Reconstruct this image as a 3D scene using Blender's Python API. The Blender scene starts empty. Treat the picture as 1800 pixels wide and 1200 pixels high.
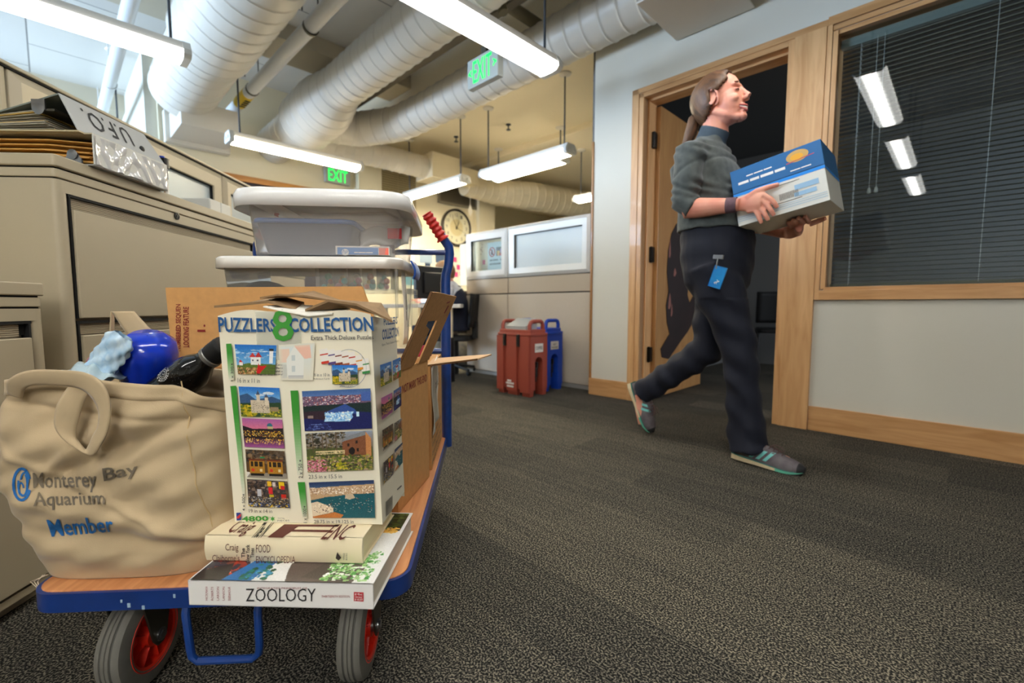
import bpy, bmesh, math, random
import numpy as np
from mathutils import Matrix, Vector
random.seed(7); rng = np.random.default_rng(7)
R = math.radians
for _b in (bpy.data.objects, bpy.data.meshes, bpy.data.materials, bpy.data.lights, bpy.data.cameras):
    for _o in list(_b): _b.remove(_o)
SC = bpy.context.scene; COL = SC.collection

# ------------------------------------------------------------------ camera, world, exposure
EYE = Vector((0, 0, .72)); PITCH = R(-4.5)
cam_d = bpy.data.cameras.new('camera'); cam = bpy.data.objects.new('camera', cam_d); COL.objects.link(cam)
cam_d.sensor_width = 36; cam_d.lens = 16; cam_d.clip_start = .02
cam.location = EYE; cam.rotation_euler = (R(90) + PITCH, 0, 0)
cam_d.dof.use_dof = True; cam_d.dof.focus_distance = 1.0; cam_d.dof.aperture_fstop = 3.2
SC.camera = cam
SC.view_settings.view_transform = 'Standard'; SC.view_settings.look = 'None'
SC.view_settings.exposure = 1.38; SC.view_settings.gamma = 1; SC.view_settings.use_curve_mapping = False
W = bpy.data.worlds.new('world'); SC.world = W; W.use_nodes = True
W.node_tree.nodes['Background'].inputs[0].default_value = (.62, .78, 1, 1)
W.node_tree.nodes['Background'].inputs[1].default_value = 1.2
TUBE_W = 9.0        # emission of the fluorescent diffusers
LENS_COL = (1, .97, .92); FAR_COL = (1, .87, .62)

# frames: cart / cabinet frame (x = n, y = c) and room frame (x = s towards the camera's right, y = t towards the right wall)
ROTC = R(3.565); ROTW = R(-44.56)
def CF(n, c, z=0): return Vector((n * math.cos(ROTC) - c * math.sin(ROTC), n * math.sin(ROTC) + c * math.cos(ROTC), z))
def WF(s, t, z=0): return Vector((s * math.cos(ROTW) - t * math.sin(ROTW), s * math.sin(ROTW) + t * math.cos(ROTW), z))
def on_plane(px, py, P0, N):     # a measured photo point brought to where it lies on a real plane
    x = (px - 900) / 800; y = (600 - py) / 800; p = -PITCH
    d = Vector((x, math.cos(p) + y * math.sin(p), -math.sin(p) + y * math.cos(p)))
    return EYE + d * ((P0 - EYE).dot(N) / d.dot(N))

# window light: daylight coming in through the office windows on the far left
def area(name, loc, rot, sx, sy, power, col, parent=None):
    l = bpy.data.lights.new(name, 'AREA'); l.shape = 'RECTANGLE'; l.size = sx; l.size_y = sy; l.energy = power; l.color = col
    o = bpy.data.objects.new(name, l); COL.objects.link(o); o.location = loc; o.rotation_euler = rot; o.parent = parent
    return o
area('window_daylight', WF(-6.8, -4.85, 1.9), (R(90), 0, ROTW), 5.2, 1.9, 420, (.52, .72, 1))

# ------------------------------------------------------------------ materials
def lin(c):
    return tuple((v / 255 / 12.92 if v / 255 <= .04045 else ((v / 255 + .055) / 1.055) ** 2.4) for v in c)
def mat(name, col, rough=.5, metal=0, var=None, bump=None, coat=0, spec=.5, emit=0, trans=0, alpha=1, sheen=0, sss=0, stretch=None):
    m = bpy.data.materials.new(name); m.use_nodes = True; nt = m.node_tree; N = nt.nodes; K = nt.links
    b = N['Principled BSDF']; c = lin(col) + (1,)
    b.inputs['Base Color'].default_value = c; b.inputs['Roughness'].default_value = rough; b.inputs['Metallic'].default_value = metal
    b.inputs['Specular IOR Level'].default_value = spec
    if coat: b.inputs['Coat Weight'].default_value = coat
    if sheen: b.inputs['Sheen Weight'].default_value = sheen
    if sss:
        b.inputs['Subsurface Weight'].default_value = sss; b.inputs['Subsurface Radius'].default_value = (.01, .004, .002)
    if trans: b.inputs['Transmission Weight'].default_value = trans
    if alpha < 1: b.inputs['Alpha'].default_value = alpha
    if emit:
        b.inputs['Emission Color'].default_value = c; b.inputs['Emission Strength'].default_value = emit
    if var or bump:
        tc = N.new('ShaderNodeTexCoord'); mp = N.new('ShaderNodeMapping'); K.new(tc.outputs['Object'], mp.inputs[0])
        if stretch: mp.inputs['Scale'].default_value = stretch
    if var:     # (scale, amount, optional second colour)
        n = N.new('ShaderNodeTexNoise'); n.inputs['Scale'].default_value = var[0]; n.inputs['Detail'].default_value = 5
        K.new(mp.outputs[0], n.inputs[0])
        rp = N.new('ShaderNodeValToRGB'); K.new(n.outputs['Fac'], rp.inputs[0])
        c2 = lin(var[2]) + (1,) if len(var) > 2 else tuple(v * (1 - var[1]) for v in c[:3]) + (1,)
        rp.color_ramp.elements[0].position = .5 - .22; rp.color_ramp.elements[1].position = .5 + .22
        rp.color_ramp.elements[0].color = c2; rp.color_ramp.elements[1].color = c
        K.new(rp.outputs[0], b.inputs['Base Color'])
    if bump:
        n = N.new('ShaderNodeTexNoise'); n.inputs['Scale'].default_value = bump[0]; n.inputs['Detail'].default_value = 3
        K.new(mp.outputs[0], n.inputs[0])
        bp = N.new('ShaderNodeBump'); bp.inputs['Strength'].default_value = bump[1]; bp.inputs['Distance'].default_value = bump[2] if len(bump) > 2 else .002
        K.new(n.outputs['Fac'], bp.inputs['Height']); K.new(bp.outputs[0], b.inputs['Normal'])
    return m
def wood(name, c1, c2, st=(1, 1, 12), rough=.38, sc=3.0):
    m = mat(name, c1, rough, coat=.15); nt = m.node_tree; N = nt.nodes; K = nt.links; b = N['Principled BSDF']
    tc = N.new('ShaderNodeTexCoord'); mp = N.new('ShaderNodeMapping'); mp.inputs['Scale'].default_value = st
    K.new(tc.outputs['Object'], mp.inputs[0])
    n = N.new('ShaderNodeTexNoise'); n.inputs['Scale'].default_value = sc; n.inputs['Detail'].default_value = 6; n.inputs['Distortion'].default_value = .8
    K.new(mp.outputs[0], n.inputs[0]); r = N.new('ShaderNodeValToRGB'); K.new(n.outputs['Fac'], r.inputs[0])
    r.color_ramp.elements[0].position = .3; r.color_ramp.elements[1].position = .72
    r.color_ramp.elements[0].color = lin(c2) + (1,); r.color_ramp.elements[1].color = lin(c1) + (1,)
    K.new(r.outputs[0], b.inputs['Base Color'])
    return m
def thin_clear(name, col, milk, rough=.12, tint=(235, 240, 240)):   # translucent plastic / glass sheet
    m = bpy.data.materials.new(name); m.use_nodes = True; nt = m.node_tree; N = nt.nodes; K = nt.links
    b = N['Principled BSDF']; b.inputs['Base Color'].default_value = lin(col) + (1,); b.inputs['Roughness'].default_value = rough
    t = N.new('ShaderNodeBsdfTransparent'); t.inputs[0].default_value = lin(tint) + (1,)
    g = N.new('ShaderNodeBsdfGlossy'); g.inputs['Roughness'].default_value = rough * .5
    mx = N.new('ShaderNodeMixShader'); mx.inputs[0].default_value = milk
    K.new(t.outputs[0], mx.inputs[1]); K.new(b.outputs[0], mx.inputs[2])
    fr = N.new('ShaderNodeLayerWeight'); fr.inputs['Blend'].default_value = .12
    mg = N.new('ShaderNodeMath'); mg.operation = 'MULTIPLY'; mg.inputs[1].default_value = .8; K.new(fr.outputs['Fresnel'], mg.inputs[0])
    m2 = N.new('ShaderNodeMixShader'); K.new(mg.outputs[0], m2.inputs[0]); K.new(mx.outputs[0], m2.inputs[1]); K.new(g.outputs[0], m2.inputs[2])
    K.new(m2.outputs[0], N['Material Output'].inputs[0])
    return m
def emis(name, col, s, base=(.8, .8, .8, 1)):
    m = bpy.data.materials.new(name); m.use_nodes = True; N = m.node_tree.nodes; b = N['Principled BSDF']
    b.inputs['Base Color'].default_value = base; b.inputs['Emission Color'].default_value = tuple(col) + (1,); b.inputs['Emission Strength'].default_value = s
    return m
def attr_mat(name, rough=.45, coat=0):
    m = mat(name, (255, 255, 255), rough, coat=coat); N = m.node_tree.nodes
    a = N.new('ShaderNodeAttribute'); a.attribute_name = 'Col'; m.node_tree.links.new(a.outputs['Color'], N['Principled BSDF'].inputs['Base Color'])
    return m

# ------------------------------------------------------------------ mesh builder
class G:
    def __init__(s): s.v = []; s.f = []; s.m = []; s.col = None
    def add(s, vs, fs, m=0):
        o = len(s.v); s.v += [tuple(p) for p in vs]; s.f += [tuple(i + o for i in f) for f in fs]; s.m += [m] * len(fs); return s
    def box(s, x0, x1, y0, y1, z0, z1, m=0):
        x0, x1 = min(x0, x1), max(x0, x1); y0, y1 = min(y0, y1), max(y0, y1); z0, z1 = min(z0, z1), max(z0, z1)
        return s.add([(x0, y0, z0), (x1, y0, z0), (x1, y1, z0), (x0, y1, z0), (x0, y0, z1), (x1, y0, z1), (x1, y1, z1), (x0, y1, z1)],
                     [(0, 3, 2, 1), (4, 5, 6, 7), (0, 1, 5, 4), (1, 2, 6, 5), (2, 3, 7, 6), (3, 0, 4, 7)], m)
    def hexa(s, p, m=0):       # 8 points: bottom 4 ccw, top 4 ccw
        return s.add(p, [(0, 3, 2, 1), (4, 5, 6, 7), (0, 1, 5, 4), (1, 2, 6, 5), (2, 3, 7, 6), (3, 0, 4, 7)], m)
    def prism(s, poly, axis, a, b, m=0):
        n = len(poly)
        def P(u, v, w): return (w, u, v) if axis == 'x' else (u, w, v) if axis == 'y' else (u, v, w)
        vs = [P(u, v, a) for u, v in poly] + [P(u, v, b) for u, v in poly]
        fs = [tuple(range(n))[::-1], tuple(range(n, 2 * n))] + [(i, (i + 1) % n, n + (i + 1) % n, n + i) for i in range(n)]
        return s.add(vs, fs, m)
    def rings(s, rs, m=0, cap=True, closed=True, loop=False):
        n = len(rs[0]); vs = [p for r in rs for p in r]; fs = []
        K = len(rs)
        for k in range(K if loop else K - 1):
            k2 = (k + 1) % K
            for i in range(n if closed else n - 1):
                j = (i + 1) % n; fs.append((k * n + i, k * n + j, k2 * n + j, k2 * n + i))
        if cap and not loop: fs += [tuple(range(n))[::-1], tuple(range((K - 1) * n, K * n))]
        return s.add(vs, fs, m)
    def tube(s, pts, r, seg=12, m=0, cap=True, loop=False, sx=1, up=None):
        pts = [Vector(p) for p in pts]; n = len(pts); rs = []
        rr = r if hasattr(r, '__len__') else [r] * n
        prev = None
        for i, p in enumerate(pts):
            if loop: t = pts[(i + 1) % n] - pts[i - 1]
            else: t = pts[min(i + 1, n - 1)] - pts[max(i - 1, 0)]
            t.normalize()
            if prev is None:
                a = Vector(up) if up else (Vector((0, 0, 1)) if abs(t.z) < .9 else Vector((1, 0, 0)))
                u = (a - t * a.dot(t)).normalized()
            else: u = (prev - t * prev.dot(t)).normalized()
            prev = u; w = t.cross(u)
            rs.append([tuple(p + (u * math.cos(2 * math.pi * k / seg) + w * math.sin(2 * math.pi * k / seg) * sx) * rr[i]) for k in range(seg)])
        return s.rings(rs, m, cap, True, loop)
    def cyl(s, p0, p1, r, seg=16, m=0, r2=None): return s.tube([p0, p1], [r, r if r2 is None else r2], seg, m)
    def lathe(s, prof, seg=24, o=(0, 0, 0), ax=(0, 0, 1), m=0, cap=True):
        o = Vector(o); ax = Vector(ax).normalized(); a = Vector((1, 0, 0)) if abs(ax.x) < .9 else Vector((0, 1, 0))
        u = (a - ax * a.dot(ax)).normalized(); w = ax.cross(u)
        rs = [[tuple(o + ax * z + (u * math.cos(2 * math.pi * k / seg) + w * math.sin(2 * math.pi * k / seg)) * max(r, 1e-4)) for k in range(seg)] for r, z in prof]
        return s.rings(rs, m, cap)
    def ell(s, c, r, seg=20, m=0, rot=None):
        c = Vector(c); rs = []; n = seg // 2
        for i in range(n + 1):
            th = math.pi * max(.02, min(.98, i / n)); ring = []
            for k in range(seg):
                ph = 2 * math.pi * k / seg
                p = Vector((math.sin(th) * math.cos(ph) * r[0], math.sin(th) * math.sin(ph) * r[1], -math.cos(th) * r[2]))
                if rot: p = rot @ p
                ring.append(tuple(c + p))
            rs.append(ring)
        return s.rings(rs, m)
    def grid(s, fn, nu, nv, m=0, cu=False):
        vs = [fn(i / nu, j / nv) for j in range(nv + 1) for i in range(nu + (0 if cu else 1))]; w = nu + (0 if cu else 1); fs = []
        for j in range(nv):
            for i in range(nu):
                i2 = (i + 1) % w; fs.append((j * w + i, j * w + i2, (j + 1) * w + i2, (j + 1) * w + i))
        return s.add(vs, fs, m)
    def quad(s, a, b, c, d, m=0): return s.add([a, b, c, d], [(0, 1, 2, 3)], m)
    def rbox(s, x0, x1, y0, y1, z0, z1, r, m=0, seg=4):     # box with rounded vertical edges
        pl = []
        for cx, cy, a0 in ((x1 - r, y1 - r, 0), (x0 + r, y1 - r, 90), (x0 + r, y0 + r, 180), (x1 - r, y0 + r, 270)):
            for k in range(seg + 1): a = R(a0 + 90 * k / seg); pl.append((cx + r * math.cos(a), cy + r * math.sin(a)))
        return s.prism(pl, 'z', z0, z1, m)
    def xf(s, M, start=0):
        for i in range(start, len(s.v)): s.v[i] = tuple(M @ Vector(s.v[i]))
        return s
    def make(s, name, mats, parent=None, loc=None, rotz=0, smooth=35, bevel=0, subd=0, solid=0, fixn=True):
        me = bpy.data.meshes.new(name); me.from_pydata(s.v, [], s.f)
        mats = mats if isinstance(mats, (list, tuple)) else [mats]
        for q in mats: me.materials.append(q)
        if len(mats) > 1: me.polygons.foreach_set('material_index', s.m)
        if fixn:
            bm = bmesh.new(); bm.from_mesh(me); bmesh.ops.recalc_face_normals(bm, faces=bm.faces); bm.to_mesh(me); bm.free()
        if smooth:
            me.polygons.foreach_set('use_smooth', [True] * len(me.polygons)); me.set_sharp_from_angle(angle=R(smooth))
        o = bpy.data.objects.new(name, me); COL.objects.link(o)
        if parent is not None: o.parent = parent
        if loc is not None: o.location = loc
        o.rotation_euler.z = rotz
        if bevel:
            b = o.modifiers.new('bevel', 'BEVEL'); b.width = bevel; b.segments = 2; b.limit_method = 'ANGLE'; b.angle_limit = R(40)
        if solid:
            b = o.modifiers.new('solid', 'SOLIDIFY'); b.thickness = solid; b.offset = 0
        if subd:
            b = o.modifiers.new('sub', 'SUBSURF'); b.levels = subd; b.render_levels = subd
        me.update(); return o
def tag(o, label=None, cat=None, group=None, kind=None):
    for k, v in (('label', label), ('category', cat), ('group', group), ('kind', kind)):
        if v: o[k] = v
    return o
def thing(name, label, cat, loc=(0, 0, 0), rotz=0, group=None):
    o = bpy.data.objects.new(name, None); COL.objects.link(o); o.empty_display_size = .05
    o.location = loc; o.rotation_euler = (0, 0, rotz); return tag(o, label, cat, group)
def inv(o): return (Matrix.Translation(o.location) @ Matrix.Rotation(o.rotation_euler.z, 4, 'Z')).inverted()
def copy_tree(o, parent=None):
    c = o.copy(); COL.objects.link(c)
    if parent is not None: c.parent = parent
    for ch in [q for q in o.children]: copy_tree(ch, c)
    return c
def struct(o): o['kind'] = 'structure'; return o

# flat lettering: glyph outlines of the built-in font
_tc = {}
def glyphs(s, bold=0, shear=0):
    k = (s, bold, shear)
    if k not in _tc:
        cu = bpy.data.curves.new('t', 'FONT'); cu.body = s; cu.size = 1; cu.resolution_u = 2; cu.offset = bold; cu.shear = shear; cu.space_line = .85
        ob = bpy.data.objects.new('t', cu); me = ob.to_mesh()
        v = np.array([tuple(q.co)[:2] for q in me.vertices]) if len(me.vertices) else np.zeros((1, 2)); f = [tuple(p.vertices) for p in me.polygons]
        ob.to_mesh_clear(); bpy.data.objects.remove(ob); bpy.data.curves.remove(cu)
        _tc[k] = (v, f)
    return _tc[k]
def lettering(g, s, quad, m=0, bold=0, shear=0, fn=None):
    """quad: lower-left, lower-right, upper-right, upper-left points the text's own bounds are stretched to"""
    v, f = glyphs(s, bold, shear); lo = v.min(0); hi = v.max(0); d = np.maximum(hi - lo, 1e-6)
    if fn is None:
        A, B, C_, D = [np.array(tuple(q), float) for q in quad]
        pts = []
        for p in v:
            a, b = (p - lo) / d; pts.append((A * (1 - a) + B * a) * (1 - b) + (D * (1 - a) + C_ * a) * b)
    else: pts = [fn(*((p - lo) / d)) for p in v]
    g.add(pts, f, m)
def streaks(g, quad, words, seed=1):
    """a line of print too soft to read: word-long dashes"""
    A, B, C_, D = [np.array(tuple(q), float) for q in quad]; rr_ = random.Random(seed); ls = [rr_.uniform(.6, 1.4) for _ in range(words)]; tot = sum(ls) + .1 * (words - 1); x = 0
    for l in ls:
        u0, u1 = x / tot, (x + l) / tot; x += l + .1; P = lambda u, v: (A * (1 - u) + B * u) * (1 - v) + (D * (1 - u) + C_ * u) * v
        g.add([P(u0, .12), P(u1, .12), P(u1, .78), P(u0, .78)], [(0, 1, 2, 3)])
def fine_glyphs(s, bold, cuts=2):
    v, f = glyphs(s, bold); bm = bmesh.new(); vs = [bm.verts.new((p[0], p[1], 0)) for p in v]
    for q in f:
        try: bm.faces.new([vs[i] for i in q])
        except ValueError: pass
    for _ in range(cuts): bmesh.ops.subdivide_edges(bm, edges=[e for e in bm.edges if e.calc_length() > .12], cuts=1); bmesh.ops.triangulate(bm, faces=[q for q in bm.faces if len(q.verts) > 3])
    bm.verts.index_update(); o = (np.array([tuple(q.co)[:2] for q in bm.verts]), [tuple(w.index for w in q.verts) for q in bm.faces]); bm.free(); return o
def picture(name, img, quad, parent, material, nrm=None):
    """a printed picture: one face per dot, colours in a colour attribute. img[row from top, col, rgb 0-255]"""
    h, w, _ = img.shape; A, B, C_, D = [np.array(tuple(q), float) for q in quad]
    g = G(); vs = []
    for j in range(h + 1):
        b = 1 - j / h
        for i in range(w + 1):
            a = i / w; vs.append((A * (1 - a) + B * a) * (1 - b) + (D * (1 - a) + C_ * a) * b)
    fs = [(j * (w + 1) + i, (j + 1) * (w + 1) + i, (j + 1) * (w + 1) + i + 1, j * (w + 1) + i + 1) for j in range(h) for i in range(w)]
    g.add(vs, fs); o = g.make(name, material, parent, smooth=0, fixn=False)
    at = o.data.color_attributes.new('Col', 'FLOAT_COLOR', 'CORNER')
    c = np.clip(img.reshape(-1, 3) / 255, 0, 1); c = np.where(c <= .04045, c / 12.92, ((c + .055) / 1.055) ** 2.4)
    c = np.concatenate([c, np.ones((len(c), 1))], 1); at.data.foreach_set('color', np.repeat(c, 4, 0).ravel())
    return o

# ------------------------------------------------------------------ shared materials
M = dict(
    wall=mat('wall_paint_white', (212, 208, 194), .7, var=(1.2, .05), bump=(180, .05)),
    cream=mat('wall_paint_cream', (236, 226, 198), .75, var=(1, .04)),
    ceilw=mat('ceiling_cream', (236, 224, 196), .8, var=(1, .04)),
    maple=wood('maple', (220, 174, 122), (196, 146, 94), (9, 9, 1.0)),
    mapleh=wood('maple_horizontal', (212, 164, 112), (186, 136, 84), (1.2, 9, 12)),
    ply=wood('deck_plywood', (216, 152, 100), (186, 120, 72), (14, 1, 1), .45, 5),
    putty=mat('putty_enamel', (178, 166, 140), .42, var=(6, .04), bump=(500, .08, .0006)),
    putty2=mat('putty_enamel_dull', (166, 154, 130), .45, var=(6, .05), bump=(500, .08, .0006)),
    black=mat('black_plastic', (18, 18, 19), .4), gap=mat('dark_gap', (8, 8, 8), .8),
    steel=mat('steel', (150, 150, 152), .3, 1), zinc=mat('dull_zinc', (92, 88, 78), .42, .9),
    duct=mat('duct_paint', (214, 208, 196), .38, var=(2, .04)), rod=mat('grey_rod', (70, 74, 80), .5, .3),
    housing=mat('fixture_enamel', (232, 230, 224), .4), endcap=mat('fixture_end_plastic', (225, 226, 222), .3),
    blue=mat('blue_enamel', (14, 62, 138), .33, var=(40, .3), coat=.4), red=mat('red_rubber', (206, 40, 30), .38, var=(60, .25)),
    hub=mat('red_hub_plastic', (214, 42, 22), .4), tyre=mat('grey_tyre_rubber', (112, 110, 102), .75, var=(30, .2)), tyre2=mat('grey_tyre_groove', (74, 73, 68), .8),
    card=mat('cardboard', (214, 160, 98), .8, var=(60, .12), bump=(250, .15, .0006)),
    card2=mat('cardboard_inner', (196, 148, 94), .85, var=(80, .15), bump=(250, .15, .0006)),
    cardedge=mat('cardboard_cut_edge', (120, 84, 48), .9, var=(400, .6)), cardred=mat('maroon_print', (134, 34, 34), .6),
    paper=mat('paper_white', (234, 230, 218), .65), ink=mat('black_ink', (22, 22, 24), .6), white=mat('white_gloss', (238, 238, 234), .3),
    print=attr_mat('printed_picture', .4), printg=attr_mat('printed_gloss', .28, .3),
    slat=mat('blind_slat', (150, 146, 128), .45), glassfro=thin_clear('frosted_glass', (228, 234, 232), .62, .3),
    frame=mat('partition_frame_metal', (206, 204, 198), .36, .15), frameb=mat('partition_frame_beige', (196, 184, 158), .36, .05),
    fabric=mat('partition_fabric', (198, 186, 168), .9, var=(300, .12), bump=(900, .2, .0006)),
    fabricb=mat('partition_fabric_band', (188, 174, 154), .9, var=(300, .12), bump=(900, .2, .0006)),
    yellow=mat('yellow_label', (232, 196, 30), .5), skin=mat('skin', (232, 168, 142), .5, var=(14, .12, (218, 138, 116)), sss=.12),
)
# ================================================================== THE ROOM (room frame: x = s, y = t)
def wobj(g, name, mats, **k): return g.make(name, mats, loc=(0, 0, 0), rotz=ROTW, **k)
def carpet():
    m = bpy.data.materials.new('carpet_tiles'); m.use_nodes = True; nt = m.node_tree; N = nt.nodes; K = nt.links; b = N['Principled BSDF']
    b.inputs['Roughness'].default_value = .95; b.inputs['Specular IOR Level'].default_value = .1
    tc = N.new('ShaderNodeTexCoord')
    n1 = N.new('ShaderNodeTexNoise'); n1.inputs['Scale'].default_value = 230; n1.inputs['Detail'].default_value = 2; K.new(tc.outputs['Object'], n1.inputs[0])
    r = N.new('ShaderNodeValToRGB'); K.new(n1.outputs['Fac'], r.inputs[0]); e = r.color_ramp.elements
    e[0].position = .40; e[0].color = lin((29, 29, 29)) + (1,); e[1].position = .62; e[1].color = lin((144, 139, 126)) + (1,)
    q = e.new(.5); q.color = lin((64, 63, 60)) + (1,)
    br = N.new('ShaderNodeTexBrick'); K.new(tc.outputs['Object'], br.inputs[0]); br.inputs['Scale'].default_value = 1
    br.inputs['Brick Width'].default_value = .92; br.inputs['Row Height'].default_value = .23; br.inputs['Mortar Size'].default_value = .0; br.inputs['Bias'].default_value = 0
    br.inputs['Color1'].default_value = (.62, .62, .62, 1); br.inputs['Color2'].default_value = (1.05, 1.02, .96, 1)
    mp = N.new('ShaderNodeMapping'); mp.inputs['Scale'].default_value = (1.2, 22, 1); K.new(tc.outputs['Object'], mp.inputs[0])
    n2 = N.new('ShaderNodeTexNoise'); n2.inputs['Scale'].default_value = 2.2; n2.inputs['Detail'].default_value = 4; K.new(mp.outputs[0], n2.inputs[0])
    r2 = N.new('ShaderNodeValToRGB'); K.new(n2.outputs['Fac'], r2.inputs[0]); r2.color_ramp.elements[0].position = .35; r2.color_ramp.elements[1].position = .68
    r2.color_ramp.elements[0].color = (.72, .72, .72, 1); r2.color_ramp.elements[1].color = (1.1, 1.08, 1.02, 1)
    mx = N.new('ShaderNodeMix'); mx.data_type = 'RGBA'; mx.blend_type = 'MULTIPLY'; mx.inputs[0].default_value = 1; K.new(r.outputs[0], mx.inputs[6]); K.new(br.outputs[0], mx.inputs[7])
    m2 = N.new('ShaderNodeMix'); m2.data_type = 'RGBA'; m2.blend_type = 'MULTIPLY'; m2.inputs[0].default_value = .8; K.new(mx.outputs[2], m2.inputs[6]); K.new(r2.outputs[0], m2.inputs[7])
    K.new(m2.outputs[2], b.inputs['Base Color'])
    bp = N.new('ShaderNodeBump'); bp.inputs['Strength'].default_value = .5; bp.inputs['Distance'].default_value = .004; K.new(n1.outputs['Fac'], bp.inputs['Height']); K.new(bp.outputs[0], b.inputs['Normal'])
    return m
def deck_mat():
    m = mat('ceiling_deck_white', (214, 210, 202), .75); N = m.node_tree.nodes; K = m.node_tree.links
    tc = N.new('ShaderNodeTexCoord'); br = N.new('ShaderNodeTexBrick'); K.new(tc.outputs['Object'], br.inputs[0])
    br.offset = .5; br.inputs['Scale'].default_value = 1; br.inputs['Brick Width'].default_value = 1.22; br.inputs['Row Height'].default_value = .61
    br.inputs['Mortar Size'].default_value = .006; br.inputs['Color1'].default_value = lin((216, 213, 205)) + (1,); br.inputs['Color2'].default_value = lin((206, 203, 196)) + (1,)
    br.inputs['Mortar'].default_value = lin((128, 126, 122)) + (1,); K.new(br.outputs[0], N['Principled BSDF'].inputs['Base Color'])
    return m
S0, S1, T0 = -10.0, 3.6, -4.6
g = G(); g.box(S0, S1, T0, 9.0, -.05, 0); struct(wobj(g, 'floor', carpet(), smooth=0))
g = G(); g.box(S0, S1, T0, 3.0, 3.3, 3.4); struct(wobj(g, 'ceiling', deck_mat(), smooth=0))
g = G(); g.box(S0, S1, 3.0, 4.85, 3.0, 3.4); g.box(S0, S1, 4.85, 9.0, 2.93, 3.4); struct(wobj(g, 'ceiling_low', M['ceilw'], smooth=0))
# beams across the deck
g = G(); g.box(-5.0, -4.55, T0, 3.0, 3.15, 3.3); g.box(-1.95, -1.65, T0, 3.0, 3.19, 3.3); g.box(-7.9, -7.5, T0, .9, 3.1, 3.3)
struct(wobj(g, 'ceiling_beam', mat('beam_paint', (196, 186, 164), .8, var=(2, .06)), smooth=0))
# right wall with the door and window openings
WT, WB = 3.08, 3.22       # front and back face
g = G()
DO0, DO1, DZ = -1.70, -.775, 2.21       # door opening
WO0, WO1, WZ0, WZ1 = -.57, 2.3, .815, 2.20
g.box(-2.125, DO0 + .0, WT, WB, 0, 3.3); g.box(DO0, DO1, WT, WB, DZ, 3.3); g.box(DO1, WO0, WT, WB, 0, 3.3)
g.box(WO0, WO1, WT, WB, 0, WZ0); g.box(WO0, WO1, WT, WB, WZ1, 3.3); g.box(WO1, S1, WT, WB, 0, 3.3)
struct(wobj(g, 'wall_right', M['wall'], smooth=0))
# walls of the dark office behind, and of the big room
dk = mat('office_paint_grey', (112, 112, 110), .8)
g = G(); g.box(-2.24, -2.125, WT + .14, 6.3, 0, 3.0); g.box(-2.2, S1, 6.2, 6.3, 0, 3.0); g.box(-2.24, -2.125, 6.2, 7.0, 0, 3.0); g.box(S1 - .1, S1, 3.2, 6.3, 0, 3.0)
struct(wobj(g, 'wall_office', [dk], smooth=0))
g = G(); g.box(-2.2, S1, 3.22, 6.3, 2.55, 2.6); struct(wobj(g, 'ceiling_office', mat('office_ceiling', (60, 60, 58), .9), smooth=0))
g = G(); g.box(-6.12, -6.0, .9, 5.56, 0, 3.3); g.box(-7.5, -6.0, 5.46, 5.56, 0, 3.3); g.box(-7.6, -7.5, 5.46, 9, 0, 3.3)
g.box(-6.0, -5.86, 3.02, 3.36, 0, 3.3); g.box(-6.0, -5.9, 5.2, 5.56, 0, 3.3)
struct(wobj(g, 'wall_back', M['cream'], smooth=0))
g = G(); g.box(-10, -6.05, .8, .9, 0, 3.3); struct(wobj(g, 'wall_back_return', M['wall'], smooth=0))
g = G(); g.box(S0 - .1, S0, T0, .9, 0, 3.3); struct(wobj(g, 'wall_far', M['wall'], smooth=0))
g = G(); g.box(S0, S1, 9, 9.1, 0, 3.3); struct(wobj(g, 'wall_far_right', M['cream'], smooth=0))
g = G(); g.box(S1, S1 + .1, T0, 9.0, 0, 3.3); struct(wobj(g, 'wall_behind', mat('wall_paint_dim', (168, 164, 154), .8), smooth=0))
g = G(); g.box(S0, -9.6, T0 - .1, T0, 0, 3.3); g.box(-9.6, -4.1, T0 - .1, T0, 0, .95); g.box(-9.6, -4.1, T0 - .1, T0, 2.85, 3.3); g.box(-4.1, S1, T0 - .1, T0, 0, 3.3)
struct(wobj(g, 'wall_left', M['wall'], smooth=0))
g = G()
for i in range(8):
    x = -9.6 + i * 5.5 / 7; g.box(x - .03, x + .03, T0 - .09, T0 - .02, .95, 2.85)
g.box(-9.6, -4.1, T0 - .09, T0 - .02, .95, 1.0); g.box(-9.6, -4.1, T0 - .09, T0 - .02, 2.8, 2.85); struct(wobj(g, 'window_3', M['white'], smooth=0))
# baseboards
g = G(); g.box(-2.14, -1.79, WT - .015, WT, 0, .135); struct(wobj(g, 'baseboard_left', M['mapleh'], smooth=0, bevel=.002))
g = G(); g.box(-.602, S1, WT - .015, WT, 0, .14); struct(wobj(g, 'baseboard_right', M['mapleh'], smooth=0, bevel=.002))
g = G(); g.box(-2.14, -2.124, WT - .012, WB, .135, 2.0); struct(wobj(g, 'trim_1', wood('trim_dark_maple', (176, 122, 62), (150, 98, 46), (9, 9, 1)), smooth=0, bevel=.002))
# door frame (casing, jambs, stops)
TF = WT - .018
g = G()
g.box(-1.788, -1.735, TF, WT + .01, 0, 2.272); g.box(-1.735, -1.70, TF + .006, WB + .02, 0, 2.24); g.box(-1.70, -1.685, WT + .05, WB + .02, 0, 2.21)
g.box(-1.788, -.60, TF, WT + .01, 2.236, 2.272, 1); g.box(-1.735, -.79, TF + .006, WB + .02, 2.205, 2.236, 1); g.box(-1.685, -.79, WT + .05, WB + .02, 2.19, 2.21, 1)
g.box(-.79, -.757, TF + .006, WB + .02, 0, 2.236); g.box(-.757, -.604, TF - .006, WT + .01, 0, 2.236)
door1 = struct(wobj(g, 'door_1', [M['maple'], M['mapleh']], smooth=0, bevel=.0015))
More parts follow.
